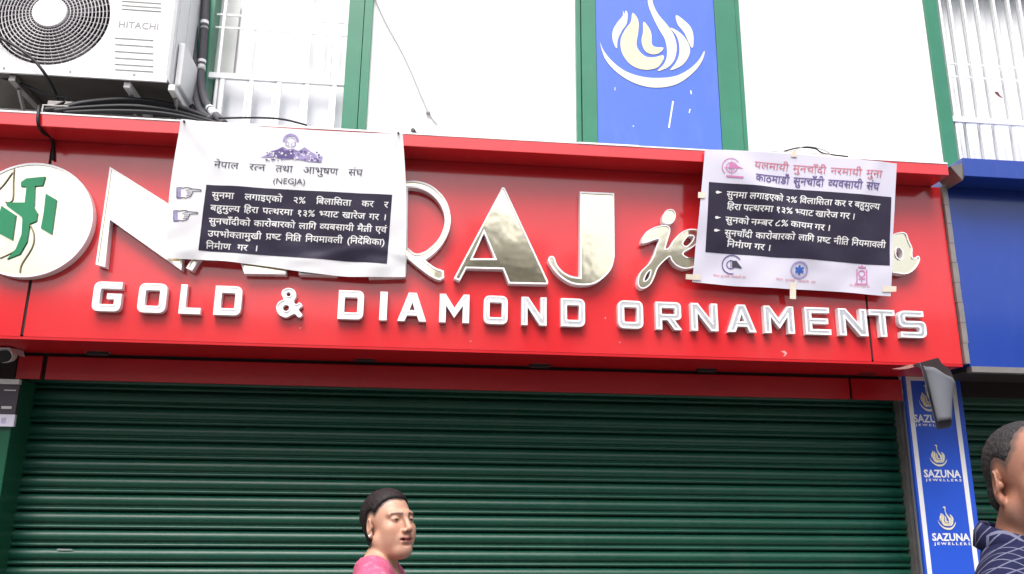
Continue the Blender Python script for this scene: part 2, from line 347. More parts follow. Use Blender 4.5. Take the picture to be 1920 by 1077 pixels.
xa, xb, xc, xd = PX(32, 690, YB), PX(82, 690, YB), PX(1594, 720, YB), PX(1690, 725, YB)
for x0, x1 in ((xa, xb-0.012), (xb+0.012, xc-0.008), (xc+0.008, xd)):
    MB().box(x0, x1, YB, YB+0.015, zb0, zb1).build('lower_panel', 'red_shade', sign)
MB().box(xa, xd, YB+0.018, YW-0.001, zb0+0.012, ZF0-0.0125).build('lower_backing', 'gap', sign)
# steel angle down the right end
b = MB(); n = 9
for i in range(n):
    z0 = ZF0+(ZL0-ZF0)*i/n; z1 = ZF0+(ZL0-ZF0)*(i+1)/n
    b.box(XE+random.uniform(0.0, .004), XE+0.030+random.uniform(-.003, .004), YF-0.018, YF+0.09, z0+0.002, z1)
b.build('end_trim', 'steel', sign)

# big letters (traced in photograph pixels on the sign face)
YA = YF-0.002
LD = 0.050
YP = YF-LD
def runs(pts):                            # a third value marks a corner; the runs between corners are smooth
    n = len(pts); i0 = next(i for i, p in enumerate(pts) if len(p) > 2); q = [pts[(i0+i) % n] for i in range(n)]+[pts[i0]]; out = []; cur = [q[0]]
    for p in q[1:]:
        cur.append(p)
        if len(p) > 2: out += sm(cur, 4, False)[:-1] if len(cur) > 2 else [tuple(cur[0][:2])]; cur = [p]
    return out
def big(pts, holes=(), smooth=False, face='gold', dx=0, rim=0.0085, **k):
    if smooth: pts = sm(pts, 4)
    elif any(len(p) > 2 for p in pts): pts = runs(pts)
    o = [p+Vector((dx, 0)) for p in pxl(pts, YP, **k)]
    h = [[p+Vector((dx, 0)) for p in pxl(sm(q, 4) if smooth else (runs(q) if any(len(p) > 2 for p in q) else q), YP, **k)] for q in holes]
    return channel_letter(o, h, YA, LD-0.002, rim, 0.006, sign, face)
big([(206, 313), (330, 391), (338, 322), (356, 324), (340, 507), (206, 412), (197, 501), (179, 496)])
A_o = [(942, 351), (946, 352), (1028, 528), (1027, 533.4), (954, 532), (943, 505), (874.6, 503.3), (862, 527), (851, 522)]
A_h = [[(907.6, 437), (927.6, 484.7), (886, 484.7)]]
big(A_o, A_h)
big(A_o, A_h, dx=PX(537, 514, YP)-PX(1028, 533, YP))
big([(545, 330), (676, 334), (676, 348), (631, 347), (631, 517), (560, 515), (560, 344), (545, 343)])
big([(691, 338, 1), (763, 339.5, 1), (786, 340), (811.6, 350), (834.5, 373), (844.6, 403), (843, 429), (831.7, 454.6), (814.5, 474.7), (797, 487.6, 1), (814.5, 501), (832, 507.6, 1),
     (833, 520.5, 1), (823, 525), (806, 517.6), (783, 500.5), (762.5, 484, 1), (761, 519, 1), (691, 521, 1)],
    [[(765, 351.5, 1), (786, 354), (806, 363), (823, 380), (833, 403), (832, 426), (821.6, 449), (803, 467.5), (788.7, 474.7), (777, 474.7), (764, 464, 1)]], rim=0.0095)
big([(1087.5, 359.5, 1), (1151.6, 362.4, 1), (1152.5, 480.4, 1), (1146.8, 503.3), (1132.4, 520.5), (1115, 532), (1095, 535), (1072, 532), (1052, 520.5), (1038, 506), (1028, 489),
     (1031, 481), (1039, 482), (1045, 497), (1056.5, 510), (1072, 518), (1087.5, 520, 1)])
Z8 = dict(sc=5.387, ox=1180, oy=360)
big([(340, 240), (365, 195), (405, 175), (450, 185), (470, 225), (460, 280), (430, 318), (380, 325), (335, 300)], smooth=True, rim=.005, **Z8)
big([(125, 515), (140, 445), (190, 390), (275, 350), (365, 335), (408, 358), (412, 410), (388, 490), (368, 575), (410, 548), (460, 470), (530, 405), (610, 375), (690, 382),
     (715, 430), (700, 500), (640, 560), (555, 610), (560, 645), (620, 665), (690, 640), (760, 590), (775, 620), (720, 720), (640, 765), (550, 775), (470, 740), (425, 690),
     (408, 655), (350, 700), (290, 770), (250, 870), (210, 940), (140, 978), (92, 950), (88, 880), (120, 800), (200, 720), (245, 640), (270, 560), (300, 478), (240, 490), (180, 512)],
    [[(548, 510), (600, 447), (648, 450), (638, 490), (590, 540), (555, 542)], [(152, 895), (175, 832), (212, 795), (203, 850), (175, 890)]], smooth=True, rim=.0055, **Z8)
Z9 = dict(sc=2.504, ox=1660, oy=270)
big([(30, 430), (70, 415), (98, 420), (112, 455), (127, 490), (128, 530), (140, 535), (155, 525), (163, 545), (142, 585), (105, 610), (60, 608), (20, 590), (14, 480)],
    [[(52, 500), (62, 487), (78, 500), (82, 528), (70, 540), (54, 528)]], smooth=True, rim=.006, **Z9)
# scuffs in the paint
for pts in ([(1464, 659), (1471, 658), (1476, 663), (1472, 668), (1468, 669), (1472, 664)], [(1133, 596), (1136, 595), (1136, 599)], [(1160, 642), (1163, 641), (1163, 644)], [(724, 600), (726, 594), (727, 600)], [(880, 640), (884, 639), (883, 642)], [(560, 615), (566, 614), (563, 617)], [(1395, 600), (1397, 612), (1394, 611)]):
    plate('paint_scuff', [ccw(clean(pxl(pts, YF)))], YF-0.001, YF-0.0003, 'pink_scuff', sign)
# round emblem
ec = P(55, 411, YP); er = (PZ(60, 303, YP)-PZ(50, 518, YP))/2
ecirc = [Vector((ec.x+er*math.cos(2*PI*i/96), ec.z+er*math.sin(2*PI*i/96))) for i in range(96)]
em = channel_letter(ecirc, [], YA, LD-0.002, 0.010, 0.004, sign, 'cream_face', 'emblem')
Z5 = dict(sc=2.99, ox=0, oy=280)
for pts in ([(120, 185), (150, 165), (255, 155), (240, 205), (197, 208), (192, 325), (212, 360), (205, 405), (168, 420), (152, 520), (112, 590), (40, 618), (90, 560), (122, 480), (128, 385), (40, 320), (36, 300), (140, 300), (150, 212), (118, 210)],
            [(258, 250), (318, 285), (290, 480), (230, 445), (246, 360)], [(10, 318), (90, 372), (70, 512), (-30, 460)], [(-110, 160), (-40, 190), (-50, 300), (-100, 260)]):
    plate('monogram', [ccw(clean(pxl(pts, YP, **Z5)))], YP-0.004, YP+0.0038, 'green_letter', em)
b = MB()
for pts in ([(80, 110), (75, 180), (70, 285), (30, 296)], [(70, 130), (20, 200), (-30, 250)], [(36, 305), (125, 375), (112, 540), (0, 612)], [(168, 425), (190, 480), (180, 550), (122, 645), (112, 692)]):
    b.tube([P(p[0]/2.99, 280+p[1]/2.99, YP+0.001) for p in crom([(p[0], p[1], 0) for p in pts], 5)], 0.0032, 6)
b.build('relief_line', 'brown_line', em, smooth=True)

# second line: block letters
T_ = .235
def rr(pts):
    out = []; n = len(pts)
    for i, p in enumerate(pts):
        r = p[2] if len(p) > 2 else 0
        if r <= 0: out.append(Vector(p[:2])); continue
        a, b, c = Vector(pts[i-1][:2]), Vector(p[:2]), Vector(pts[(i+1) % n][:2]); u = (a-b).normalized(); v = (c-b).normalized()
        A, C = b+u*r, b+v*r
        for k in range(6): t = k/5; out.append((1-t)**2*A+2*t*(1-t)*b+t*t*C)
    return out
def rect(x0, y0, x1, y1, r=0): return [(x0, y0, r), (x1, y0, r), (x1, y1, r), (x0, y1, r)]
t = T_
GL = {
 'O': (.95, rect(0, 0, .95, 1, .24), [rect(t, t, .95-t, 1-t, .05)]),
 'D': (.95, [(0, 0), (.95, 0, .24), (.95, 1, .24), (0, 1)], [rect(t, t, .95-t, 1-t, .05)]),
 'G': (.95, [(0, 0, .24), (.95, 0, .22), (.95, .60), (.46, .60), (.46, .42), (.95-t, .42), (.95-t, t, .04), (t, t, .05), (t, 1-t, .05), (.93, 1-t), (.93, 1), (0, 1, .24)], []),
 'L': (.8, [(0, 0), (.8, 0), (.8, t*.9), (t, t*.9), (t, 1), (0, 1)], []),
 'I': (.27, rect(0, 0, .27, 1), []),
 'A': (1, [(0, 0), (.25, 0), (.33, .2), (.67, .2), (.75, 0), (1, 0), (.64, 1), (.36, 1)], [[(.41, .39), (.59, .39), (.5, .66)]]),
 'M': (1.05, [(0, 0), (.23, 0), (.23, .60), (.525, .17), (.82, .60), (.82, 0), (1.05, 0), (1.05, 1), (.84, 1), (.525, .52), (.21, 1), (0, 1)], []),
 'N': (.92, [(0, 0), (.22, 0), (.22, .64), (.67, 0), (.92, 0), (.92, 1), (.70, 1), (.70, .36), (.25, 1), (0, 1)], []),
 'R': (.95, [(0, 0), (.22, 0), (.22, .34), (.42, .34), (.67, 0), (.95, 0), (.69, .35), (.94, .37, .16), (.94, 1, .2), (0, 1)], [rect(.22, .56, .71, .79, .04)]),
 'E': (.9, [(0, 0), (.9, 0), (.9, t*.85), (t, t*.85), (t, .40), (.82, .40), (.82, .60), (t, .60), (t, 1-t*.85), (.88, 1-t*.85), (.88, 1), (0, 1)], []),
 'T': (.95, [(.36, 0), (.6, 0), (.6, 1-t*.9), (.95, 1-t*.9), (.95, 1), (0, 1), (0, 1-t*.9), (.36, 1-t*.9)], []),
 'S': (.95, [(.03, 0), (.95, 0, .24), (.95, .62, .2), (t, .62, .04), (t, 1-t*.9, .03), (.90, 1-t*.9), (.90, 1), (0, 1, .24), (0, .39, .2), (.95-t, .39, .04), (.95-t, t*.9, .03), (.03, t*.9)], []),
}
LD2 = 0.036; YQ = YF-LD2
zt, zb = (PZ(200, 529.5, YQ)+PZ(1710, 582, YQ))/2, (PZ(200, 583, YQ)+PZ(1710, 634, YQ))/2
for ch, xa_, xb_ in (('G', 173, 229), ('O', 258, 313), ('L', 336, 379), ('D', 401, 454), ('D', 633, 683), ('I', 711, 727), ('A', 745, 801), ('M', 823, 881), ('O', 906, 953), ('N', 977, 1026), ('D', 1051, 1098),
                     ('O', 1158, 1207), ('R', 1229, 1279), ('N', 1295, 1347), ('A', 1364, 1418), ('M', 1432, 1490), ('E', 1509, 1558), ('N', 1572, 1627), ('T', 1630, 1680), ('S', 1685, 1737)):
    yy = 556+(xa_-173)*0.0337; X0, X1 = PX(xa_+1, yy, YQ), PX(xb_-1, yy, YQ); wd, o, hs_ = GL[ch]
    f = lambda l: [Vector((X0+(X1-X0)*p.x/wd, zb+(zt-zb)*p.y)) for p in rr(l)]
    channel_letter(f(o), [f(h) for h in hs_], YA, LD2-0.002, 0.0092, 0.0025, sign, 'chrome')
Z4 = dict(sc=3.2, ox=160, oy=500)
amp = [(1220, 128), (1255, 142), (1265, 178), (1250, 208), (1266, 226), (1285, 215), (1302, 235), (1280, 258), (1302, 290), (1280, 305), (1252, 284), (1205, 305), (1162, 288), (1145, 248), (1160, 212), (1188, 196), (1176, 165), (1186, 140)]
circ = lambda cx, cy, r: [(cx+r*math.cos(a*PI/6), cy+r*math.sin(a*PI/6)) for a in range(12)]
channel_letter(pxl(sm(amp, 4), YQ, **Z4), [pxl(circ(1219, 166, 13), YQ, **Z4), pxl(circ(1204, 248, 19), YQ, **Z4)], YA, LD2-0.002, 0.0055, 0.005, sign, 'chrome')

# ------------------------------------------------------------------ blue neighbouring signboard
bs = thing('signboard', (3.5, YF, 2.26), 'plain blue signboard of the next shop, right of the red one', 'signboard')
xb0 = XE+0.036; zb_ = CAMZ+0.748
MB().box(xb0, 5.2, YF, YF+0.3, zb_, 3.25).build('face_panel', 'blue', bs)
lx = PX(1806, 310, YL)
MB().box(lx, 5.2, YL, YW-0.003, 3.252, PZ(1840, 298, YL)).build('top_lip', 'blue', bs, bevel=0.003)
MB().add([(xb0+0.0, YL+0.02, 3.235), (lx-0.001, YL+0.002, 3.252), (lx-0.001, YL+0.002, 3.322), (lx-0.06, YL+0.02, 3.312), (xb0, YF, 3.235), (lx-0.001, YF, 3.252), (lx-0.001, YF, 3.322), (lx-0.06, YF, 3.312)],
         [(0, 1, 2, 3), (7, 6, 5, 4), (0, 4, 5, 1), (3, 2, 6, 7), (0, 3, 7, 4), (1, 5, 6, 2)]).build('end_cap', 'steel', bs)
MB().box(xb0, 5.2, YF-0.012, YF+0.03, zb_-0.030, zb_-0.001).build('bottom_trim', 'steel', bs)
MB().box(xb0, 5.2, YF+0.032, YW-0.01, zb_-0.02, zb_-0.001).build('soffit', 'gap', bs)

# ------------------------------------------------------------------ lettering: glyphs as triangles
_gc = {}
def glyph(s, bold=0.0):
    k = (s, bold)
    if k in _gc: return _gc[k]
    c = bpy.data.curves.new('glyph', 'FONT'); c.body = s; c.resolution_u = 2; c.offset = bold
    o = bpy.data.objects.new('glyph', c); COL.objects.link(o); bpy.context.view_layer.update()
    me = o.to_mesh(); me.calc_loop_triangles()
    v = [(p.co.x, p.co.y) for p in me.vertices]; tr = [[v[i] for i in q.vertices] for q in me.loop_triangles]
    o.to_mesh_clear(); bpy.data.objects.remove(o); bpy.data.curves.remove(c); _gc[k] = tr; return tr
def xmax(s):
    tr = glyph(s); return max((p[0] for q in tr for p in q), default=0)
_ad = {}
def adv(s):
    if s not in _ad: _ad[s] = xmax(s+'|')-xmax('|')
    return _ad[s]
def clipx(tr, c):
    out = []
    for q in tr:
        r = []
        for i in range(3):
            a, b = q[i-1], q[i]
            if (a[0] <= c) != (b[0] <= c): u = (c-a[0])/(b[0]-a[0]); r.append((c, a[1]+u*(b[1]-a[1])))
            if b[0] <= c: r.append(b)
        for i in range(1, len(r)-1): out.append([r[0], r[i], r[i+1]])
    return out
VIR = '\u094d'; MATRA_I = '\u093f'
def word(wd, bold=0.0):                   # simple shaping: reorders the short i, makes half forms, reph and rakar
    cl = []; i = 0
    while i < len(wd):
        ch = wd[i]
        if '\u0904' <= ch <= '\u0939':
            j = i; cons = [ch]; marks = ''
            while j+2 < len(wd) and wd[j+1] == VIR: cons.append(wd[j+2]); j += 2
            j += 1
            while j < len(wd) and (('\u093a' <= wd[j] <= '\u094c') or wd[j] in '\u0900\u0901\u0902\u0903'): marks += wd[j]; j += 1
            cl.append((cons, marks)); i = j
        else: cl.append(([ch], '')); i += 1
    x = 0; out = []
    put = lambda tr, dx: out.extend([[(p[0]+dx, p[1]) for p in q] for q in tr])
    for cons, marks in cl:
        reph = rak = False
        if len(cons) > 1 and cons[0] == 'र': reph = True; cons = cons[1:]
        if len(cons) > 1 and cons[-1] == 'र': rak = True; cons = cons[:-1]
        if MATRA_I in marks: put(glyph(MATRA_I, bold), x); x += max(p[0] for q in glyph(MATRA_I, bold) for p in q if p[1] < .45)+.012; marks = marks.replace(MATRA_I, '')
        for c in cons[:-1]:
            a_ = adv(c); cut = a_-0.165 if c not in 'कफ' else a_*0.80
            put(clipx(glyph(c, bold), cut), x); x += cut-0.004
        s = cons[-1]+marks; x0 = x; put(glyph(s, bold), x); x += adv(s)
        ba = adv(cons[-1])
        if rak: put([[(ba*.08, .02), (ba*.14, -.05), (ba*.55, .2)], [(ba*.55, .2), (ba*.5, .26), (ba*.08, .02)]], x0)
        if reph: put([[(ba*.72, .63), (ba*.80, .63), (ba*.62, .82)], [(ba*.62, .82), (ba*.80, .63), (ba*.78, .88)], [(ba*.78, .88), (ba*.80, .63), (ba*.95, .80)]], x0)
    return out, x
class Sheet:
    """a hung banner: pixel-traced corners at their own depths, gently wrinkled"""
    def __init__(s, tl, tr, br, bl, ys, wr): s.q = [np.array(p, float) for p in (tl, tr, br, bl)]; s.c = [np.array(P(*p, y)) for p, y in zip((tl, tr, br, bl), ys)]; s.wr = wr
    def uv(s, p):
        p = np.array(p, float); u = v = 0.5; A, B, C, D = s.q
        for _ in range(8):
            f = A*(1-u)*(1-v)+B*u*(1-v)+C*u*v+D*(1-u)*v-p; du = (B-A)*(1-v)+(C-D)*v; dv = (D-A)*(1-u)+(C-B)*u
            d = np.linalg.solve(np.array([du, dv]).T, -f); u += d[0]; v += d[1]
        return u, v
    def at(s, u, v, off=0):
        A, B, C, D = s.c; p = A*(1-u)*(1-v)+B*u*(1-v)+C*u*v+D*(1-u)*v; p = p.copy(); p[1] -= s.wr(u, v)+off; return p
    def px(s, p, off=0): return s.at(*s.uv(p), off)
    def grid(s, nu, nv, edge, off=0):
        pts = [[edge(i/nu, j/nv) for i in range(nu+1)] for j in range(nv+1)]
        v = [s.at(u, w_, off) for r in pts for u, w_ in r]
        return v, [(j*(nu+1)+i, j*(nu+1)+i+1, (j+1)*(nu+1)+i+1, (j+1)*(nu+1)+i) for j in range(nv) for i in range(nu)]
    def cloth(s, name, m, edge=lambda u, v: (u, v), nu=70, nv=50):
        v, f = s.grid(nu, nv, edge); n = len(v); v2 = [p+np.array([0, 0.0012, 0]) for p in v]
        b = MB().add(v, f); b.add(v2, [q[::-1] for q in f])
        return b.build(name, m, None, smooth=True)
    def quad(s, name, m, cs, parent, off=0.0012, n=30):
        cs = [np.array(c, float) for c in cs]; v = []
        for j in range(n+1):
            for i in range(n+1):
                u, w_ = i/n, j/n; v.append(s.px(cs[0]*(1-u)*(1-w_)+cs[1]*u*(1-w_)+cs[2]*u*w_+cs[3]*(1-u)*w_, off))
        return MB().add(v, [(j*(n+1)+i, j*(n+1)+i+1, (j+1)*(n+1)+i+1, (j+1)*(n+1)+i) for j in range(n) for i in range(n)]).build(name, m, parent, smooth=True)
    def text(s, name, m, line, p0, p1, size, parent, off=0.0024, bold=0.0, spread=True):
        ws = [word(w_, bold) for w_ in line.split()]; p0, p1 = np.array(p0, float), np.array(p1, float); L = np.linalg.norm(p1-p0); d = (p1-p0)/L
        up = np.array([d[1], -d[0]])+np.array([0.06, 0]); tot = sum(x for _, x in ws)*size; sx = min(1.15, L*0.90/tot) if spread else 1
        gap = (L-tot*sx)/(len(ws)-1) if len(ws) > 1 else 0; x = 0; v = []; words = name.endswith('word')
        def fin():
            me = bpy.data.meshes.new(name); me.from_pydata([tuple(p) for p in v], [], [(i, i+1, i+2) for i in range(0, len(v), 3)]); return link(name, me, m, parent)
        for tr, wd in ws:
            for q in tr: v += [s.px(p0+d*(x+p[0]*size*sx)+up*p[1]*size, off) for p in q]
            x += wd*size*sx+gap
            if words: fin(); v = []
        if not words: fin()
    def poly(s, name, m, polys, parent, off=0.002):
        b = MB()
        for l in polys:
            tri = tessellate_polygon([[Vector((p[0], p[1], 0)) for p in l]]); b.add([s.px(p, off) for p in l], tri)
        return b.build(name, m, parent)
def strip(a, b_, w_, n=1):                 # thick 2-D line as a polygon in pixels
    a, b_ = np.array(a, float), np.array(b_, float); d = b_-a; d /= np.linalg.norm(d); q = np.array([-d[1], d[0]])*w_/2
    return [a+q, b_+q, b_-q, a-q]
def ring(cx, cy, r, w_, a0=0, a1=360, n=24, ey=1):
    out = []
    for i in range(n):
        t0, t1 = R(a0+(a1-a0)*i/n), R(a0+(a1-a0)*(i+1)/n)
        out.append([(cx+(r+s_)*math.cos(t_), cy+(r+s_)*ey*math.sin(t_)) for s_, t_ in ((w_/2, t0), (w_/2, t1), (-w_/2, t1), (-w_/2, t0))])
    return out

# ------------------------------------------------------------------ banner on the left
def wr1(u, v):
    return 0.004*math.exp(-((v-0.88+0.06*math.sin(9*u))/0.03)**2)/(1+math.exp(-(u-0.45)/0.05))+0.003*math.sin(31*u+13*v)*math.sin(11*v+3)*v+0.006*math.exp(-((1-u-0.5*v-0.03)/0.05)**2)*(1-v)**2+0.006*math.sin(7*u+2*v)*v*(1-v)*2+0.010*math.exp(-((u-0.55*v-0.02)/0.05)**2)*(1-v)*math.exp(-v)+0.003*math.sin(19*u-9*v)*v+0.012*v*(1-v)+0.005*math.exp(-((v-0.93)/0.05)**2)*math.sin(23*u)
z2 = lambda x, y: (310+x/3.365, 210+y/3.365)
b1 = Sheet(z2(100, 50), z2(1498, 142), z2(1510, 1040), z2(0, 925), (YL-0.026, YL-0.026, YP-0.014, YP-0.014), wr1)
edge1 = lambda u, v: (u+0.012*math.sin(PI*v)*(1 if u > .5 else -1)*abs(2*u-1), v+(0.012*math.sin(PI*u*1.0)-0.02*math.sin(2*PI*u))*v**3+0.012*(1-v)**3*math.sin(PI*u))
bn = b1.cloth('protest_banner', 'cloth_white', edge1)
tag(bn, 'white protest banner with pointing hands and a purple mountain emblem', 'banner')
pn = b1.quad('text_panel', 'print_black', [z2(255, 465), z2(1430, 530), z2(1396, 962), z2(205, 875)], bn)
b1.text('title_word', 'print_dark', 'नेपाल रत्न तथा आभुषण संघ', z2(303, 360), z2(1238, 410), 19, bn)
b1.text('title_word', 'print_dark', '(NEGJA)', z2(667, 455), z2(915, 463), 15, bn)
for tx, p0, p1, sz in (('सुनमा लगाइएको २% बिलासिता कर र', (288, 548), (1402, 612), 17), ('बहुमुल्य हिरा पत्थरमा १३% भ्याट खारेज गर ।', (278, 628), (1392, 690), 17),
                   ('सुनचाँदीको कारोबारको लागि व्यबसायी मैत्री एवं', (268, 710), (1392, 768), 17), ('उपभोक्तामुखी प्रष्ट निति नियमावली (निर्देशिका)', (262, 790), (1382, 846), 17), ('निर्माण गर ।', (250, 864), (575, 882), 17)):
    b1.text('text_word', 'print_white', tx, z2(*p0), z2(*p1), sz, pn, bold=0.012)
hand = [(0, .1), (.2, .1), (.2, .16), (.36, .08), (.52, .10), (.62, .18), (.98, .22), (1.0, .32), (.64, .36), (.66, .46), (.60, .56), (.60, .66), (.52, .78), (.36, .86), (.2, .80), (.2, .86), (0, .86)]
for hx, hy in ((75, 478), (55, 622)):
    ps = [(hx+p[0]*150, hy+p[1]*85) for p in hand]; lines = []
    for i in range(len(ps)): lines.append(strip(z2(*ps[i-1]), z2(*ps[i]), 1.4))
    for a_, b_ in (((.42, .42), (.62, .40)), ((.42, .56), (.60, .56)), ((.38, .68), (.56, .68)), ((.36, .30), (.60, .22))): lines.append(strip(z2(hx+a_[0]*150, hy+a_[1]*85), z2(hx+b_[0]*150, hy+b_[1]*85), 1.0))
    h = b1.poly('pointing_hand', 'print_dark', lines, bn)
    b1.poly('cuff', 'print_lilac', [[z2(hx+a_*150, hy+c*85) for a_, c in ((.02, .14), (.16, .14), (.16, .82), (.02, .82))]], h, 0.0018)
emb = [[(590, 292), (640, 270), (660, 250), (700, 240), (735, 222), (760, 240), (800, 235), (830, 250), (870, 225), (905, 250), (945, 275), (985, 285), (975, 322), (900, 318), (860, 310), (800, 300), (740, 305), (690, 292), (640, 290)]]
e = b1.poly('mountain_emblem', 'print_lilac', [[z2(*p) for p in l] for l in emb], bn)
pp = [[z2(*p) for p in l] for l in ([(690, 245), (730, 226), (745, 250), (800, 245), (800, 300), (700, 296)], [(660, 255), (690, 246), (690, 270)])]
for _ in range(70):
    x = random.uniform(630, 970); y = 245+random.uniform(0, 60)+abs(x-790)*0.08; r_ = random.uniform(4, 10); pp.append([z2(x+r_*math.cos(a_+random.uniform(-.4, .4)), y+r_*math.sin(a_)) for a_ in (0, 1.4, 2.9, 4.4)])
b1.poly('mountain_detail', 'print_purple', pp[:2], e, 0.0024)
for k, l in enumerate([pp[2:40], pp[40:]]): b1.poly('mountain_detail', 'print_purple' if k else 'print_white', l, e, 0.0028+0.0004*k)
b1.poly('arch', 'print_lilac', [[(z2(*p)) for p in l] for l in ring(783, 190, 44, 16, 180, 360, 14)], e)
b1.poly('figure', 'print_lilac', [[z2(*p) for p in l] for l in ring(783, 195, 30, 3)+ring(760, 205, 12, 3)+ring(800, 208, 14, 3)], e)
b = MB()
for p in (z2(122, 68), z2(1470, 138)): b.cyl(b1.px(p, -0.001), (0, -1, 0), 0.006, 0.005, 0.008, 10)
b.build('nail', 'dark', bn)

# ------------------------------------------------------------------ banner on the right
def wr2(u, v):
    s = u-(0.12+0.62*v)
    return 0.004*math.exp(-((u-0.9+0.3*v)/0.04)**2)*(1-v)+0.003*math.sin(27*u+8*v)*math.sin(9*v+1)*v+0.016*math.exp(-(s/0.10)**2)*math.sin(PI*min(1, v*1.1+.05))+0.004*math.sin(9*u+4*v)+0.003*math.sin(17*u-11*v)*v+0.010*v*(1-v)
z3 = lambda x, y: (1270+x/3.473, 260+y/3.473)
b2 = Sheet(z3(180, 72), z3(1428, 165), z3(1388, 1028), z3(97, 934), (YL-0.026, YL-0.026, YP-0.014, YP-0.014), wr2)
bn2 = b2.cloth('protest_banner', 'cloth_lilac', lambda u, v: (u, v+0.006*math.sin(2*PI*u)*v**2-0.018*math.sin(PI*u)*(1-v)**4))
tag(bn2, 'lilac white protest banner with red title and three small logos at its foot', 'banner')
pn = b2.quad('text_panel', 'print_black', [z3(202, 288), z3(1392, 385), z3(1380, 832), z3(180, 742)], bn2)
b2.text('title_word', 'print_red', 'यलमायी मुनचाँदी नरमायी मुना', z3(490, 196), z3(1325, 258), 20, bn2)
b2.text('title_word', 'print_purple', 'काठमाडौं सुनचाँदी व्यवसायी संघ', z3(495, 282), z3(1305, 342), 21.5, bn2, bold=0.012)
for tx, p0, p1 in (('सुनमा लगाइएको २% विलासिता कर र बहुमुल्य', (312, 386), (1312, 468)), ('हिरा पत्थरमा १३% भ्याट खारेज गर ।', (315, 463), (1145, 535)), ('सुनको नम्बर ८% कायम गर ।', (305, 550), (985, 608)),
                   ('सुनचाँदी कारोबारको लागि प्रष्ट नीति नियमावली', (300, 636), (1352, 717)), ('निर्माण गर ।', (315, 706), (600, 735))):
    b2.text('text_word', 'print_white', tx, z3(*p0), z3(*p1), 17, pn, bold=0.012)
b2.poly('bullet', 'print_white', [[z3(x0+p[0], y0+p[1]) for p in ((0, -6), (14, -10), (22, -5), (40, 0), (22, 6), (14, 10), (0, 6))] for x0, y0 in ((245, 356), (240, 520), (235, 603))], pn, 0.0026)
m3 = lambda ls: [[z3(*p) for p in l] for l in ls]
b2.poly('round_logo', 'print_pink', m3(ring(340, 190, 55, 5, 130, 330)+ring(345, 195, 34, 5)+ring(345, 195, 18, 4)+[[(330, 160), (420, 205), (330, 200)]]+[strip((310, 250), (418, 262), 12)]+[strip((345, 150), (345, 240), 4), strip((300, 195), (390, 198), 4)]), bn2)
lg = b2.poly('round_logo', 'print_purple', m3(ring(350, 822, 60, 7, 80, 330, 16)+ring(345, 822, 26, 6)+[strip((345, 790), (345, 855), 4)]), bn2)
b2.poly('logo_wedge', 'print_dark', m3([[(352, 800), (378, 797), (415, 848), (352, 838)]]), lg, 0.0026)
lg = b2.poly('star_logo', 'print_lilac', m3(ring(783, 860, 52, 10)+ring(783, 860, 40, 2)), bn2)
b2.poly('star', 'print_blue', m3([strip((783-30*math.cos(R(a_)), 860-30*math.sin(R(a_))), (783+30*math.cos(R(a_)), 860+30*math.sin(R(a_))), 15) for a_ in (90,)]), lg, 0.0026)
b2.poly('star', 'print_blue', m3([strip((783-30*math.cos(R(a_)), 860-30*math.sin(R(a_))), (783+30*math.cos(R(a_)), 860+30*math.sin(R(a_))), 15) for a_ in (30,)]), lg, 0.0030)
b2.poly('star', 'print_blue', m3([strip((783-30*math.cos(R(a_)), 860-30*math.sin(R(a_))), (783+30*math.cos(R(a_)), 860+30*math.sin(R(a_))), 15) for a_ in (150,)]), lg, 0.0034)
b2.poly('temple_logo', 'print_pink', m3([strip((1168, 850), (1168, 938), 8), strip((1232, 855), (1232, 940), 8), strip((1155, 945), (1240, 948), 8), strip((1175, 838), (1228, 842), 10), strip((1200, 828), (1202, 838), 12)]+ring(1200, 880, 20, 7)+[strip((1180, 912), (1222, 914), 8), strip((1200, 900), (1200, 935), 8)]), bn2)
for p0, p1 in (((232, 897), (440, 912)), ((630, 924), (890, 944)), ((1115, 962), (1250, 972))):
    b2.text('caption', 'print_red', 'नेपाल सुनचाँदी व्यवसायी संघ', z3(*p0), z3(*p1), 5.5, bn2, spread=True)
for cs in ([(735, 78), (772, 80), (770, 122), (733, 118)], [(132, 356), (176, 358), (174, 396), (130, 394)], [(55, 886), (152, 888), (150, 924), (53, 918)], [(724, 938), (764, 940), (762, 1046), (722, 1044)], [(1335, 962), (1422, 966), (1420, 1000), (1333, 1000)]):
    b2.quad('tape_strip', 'tape', [z3(*c) for c in cs], bn2, 0.004, 3)

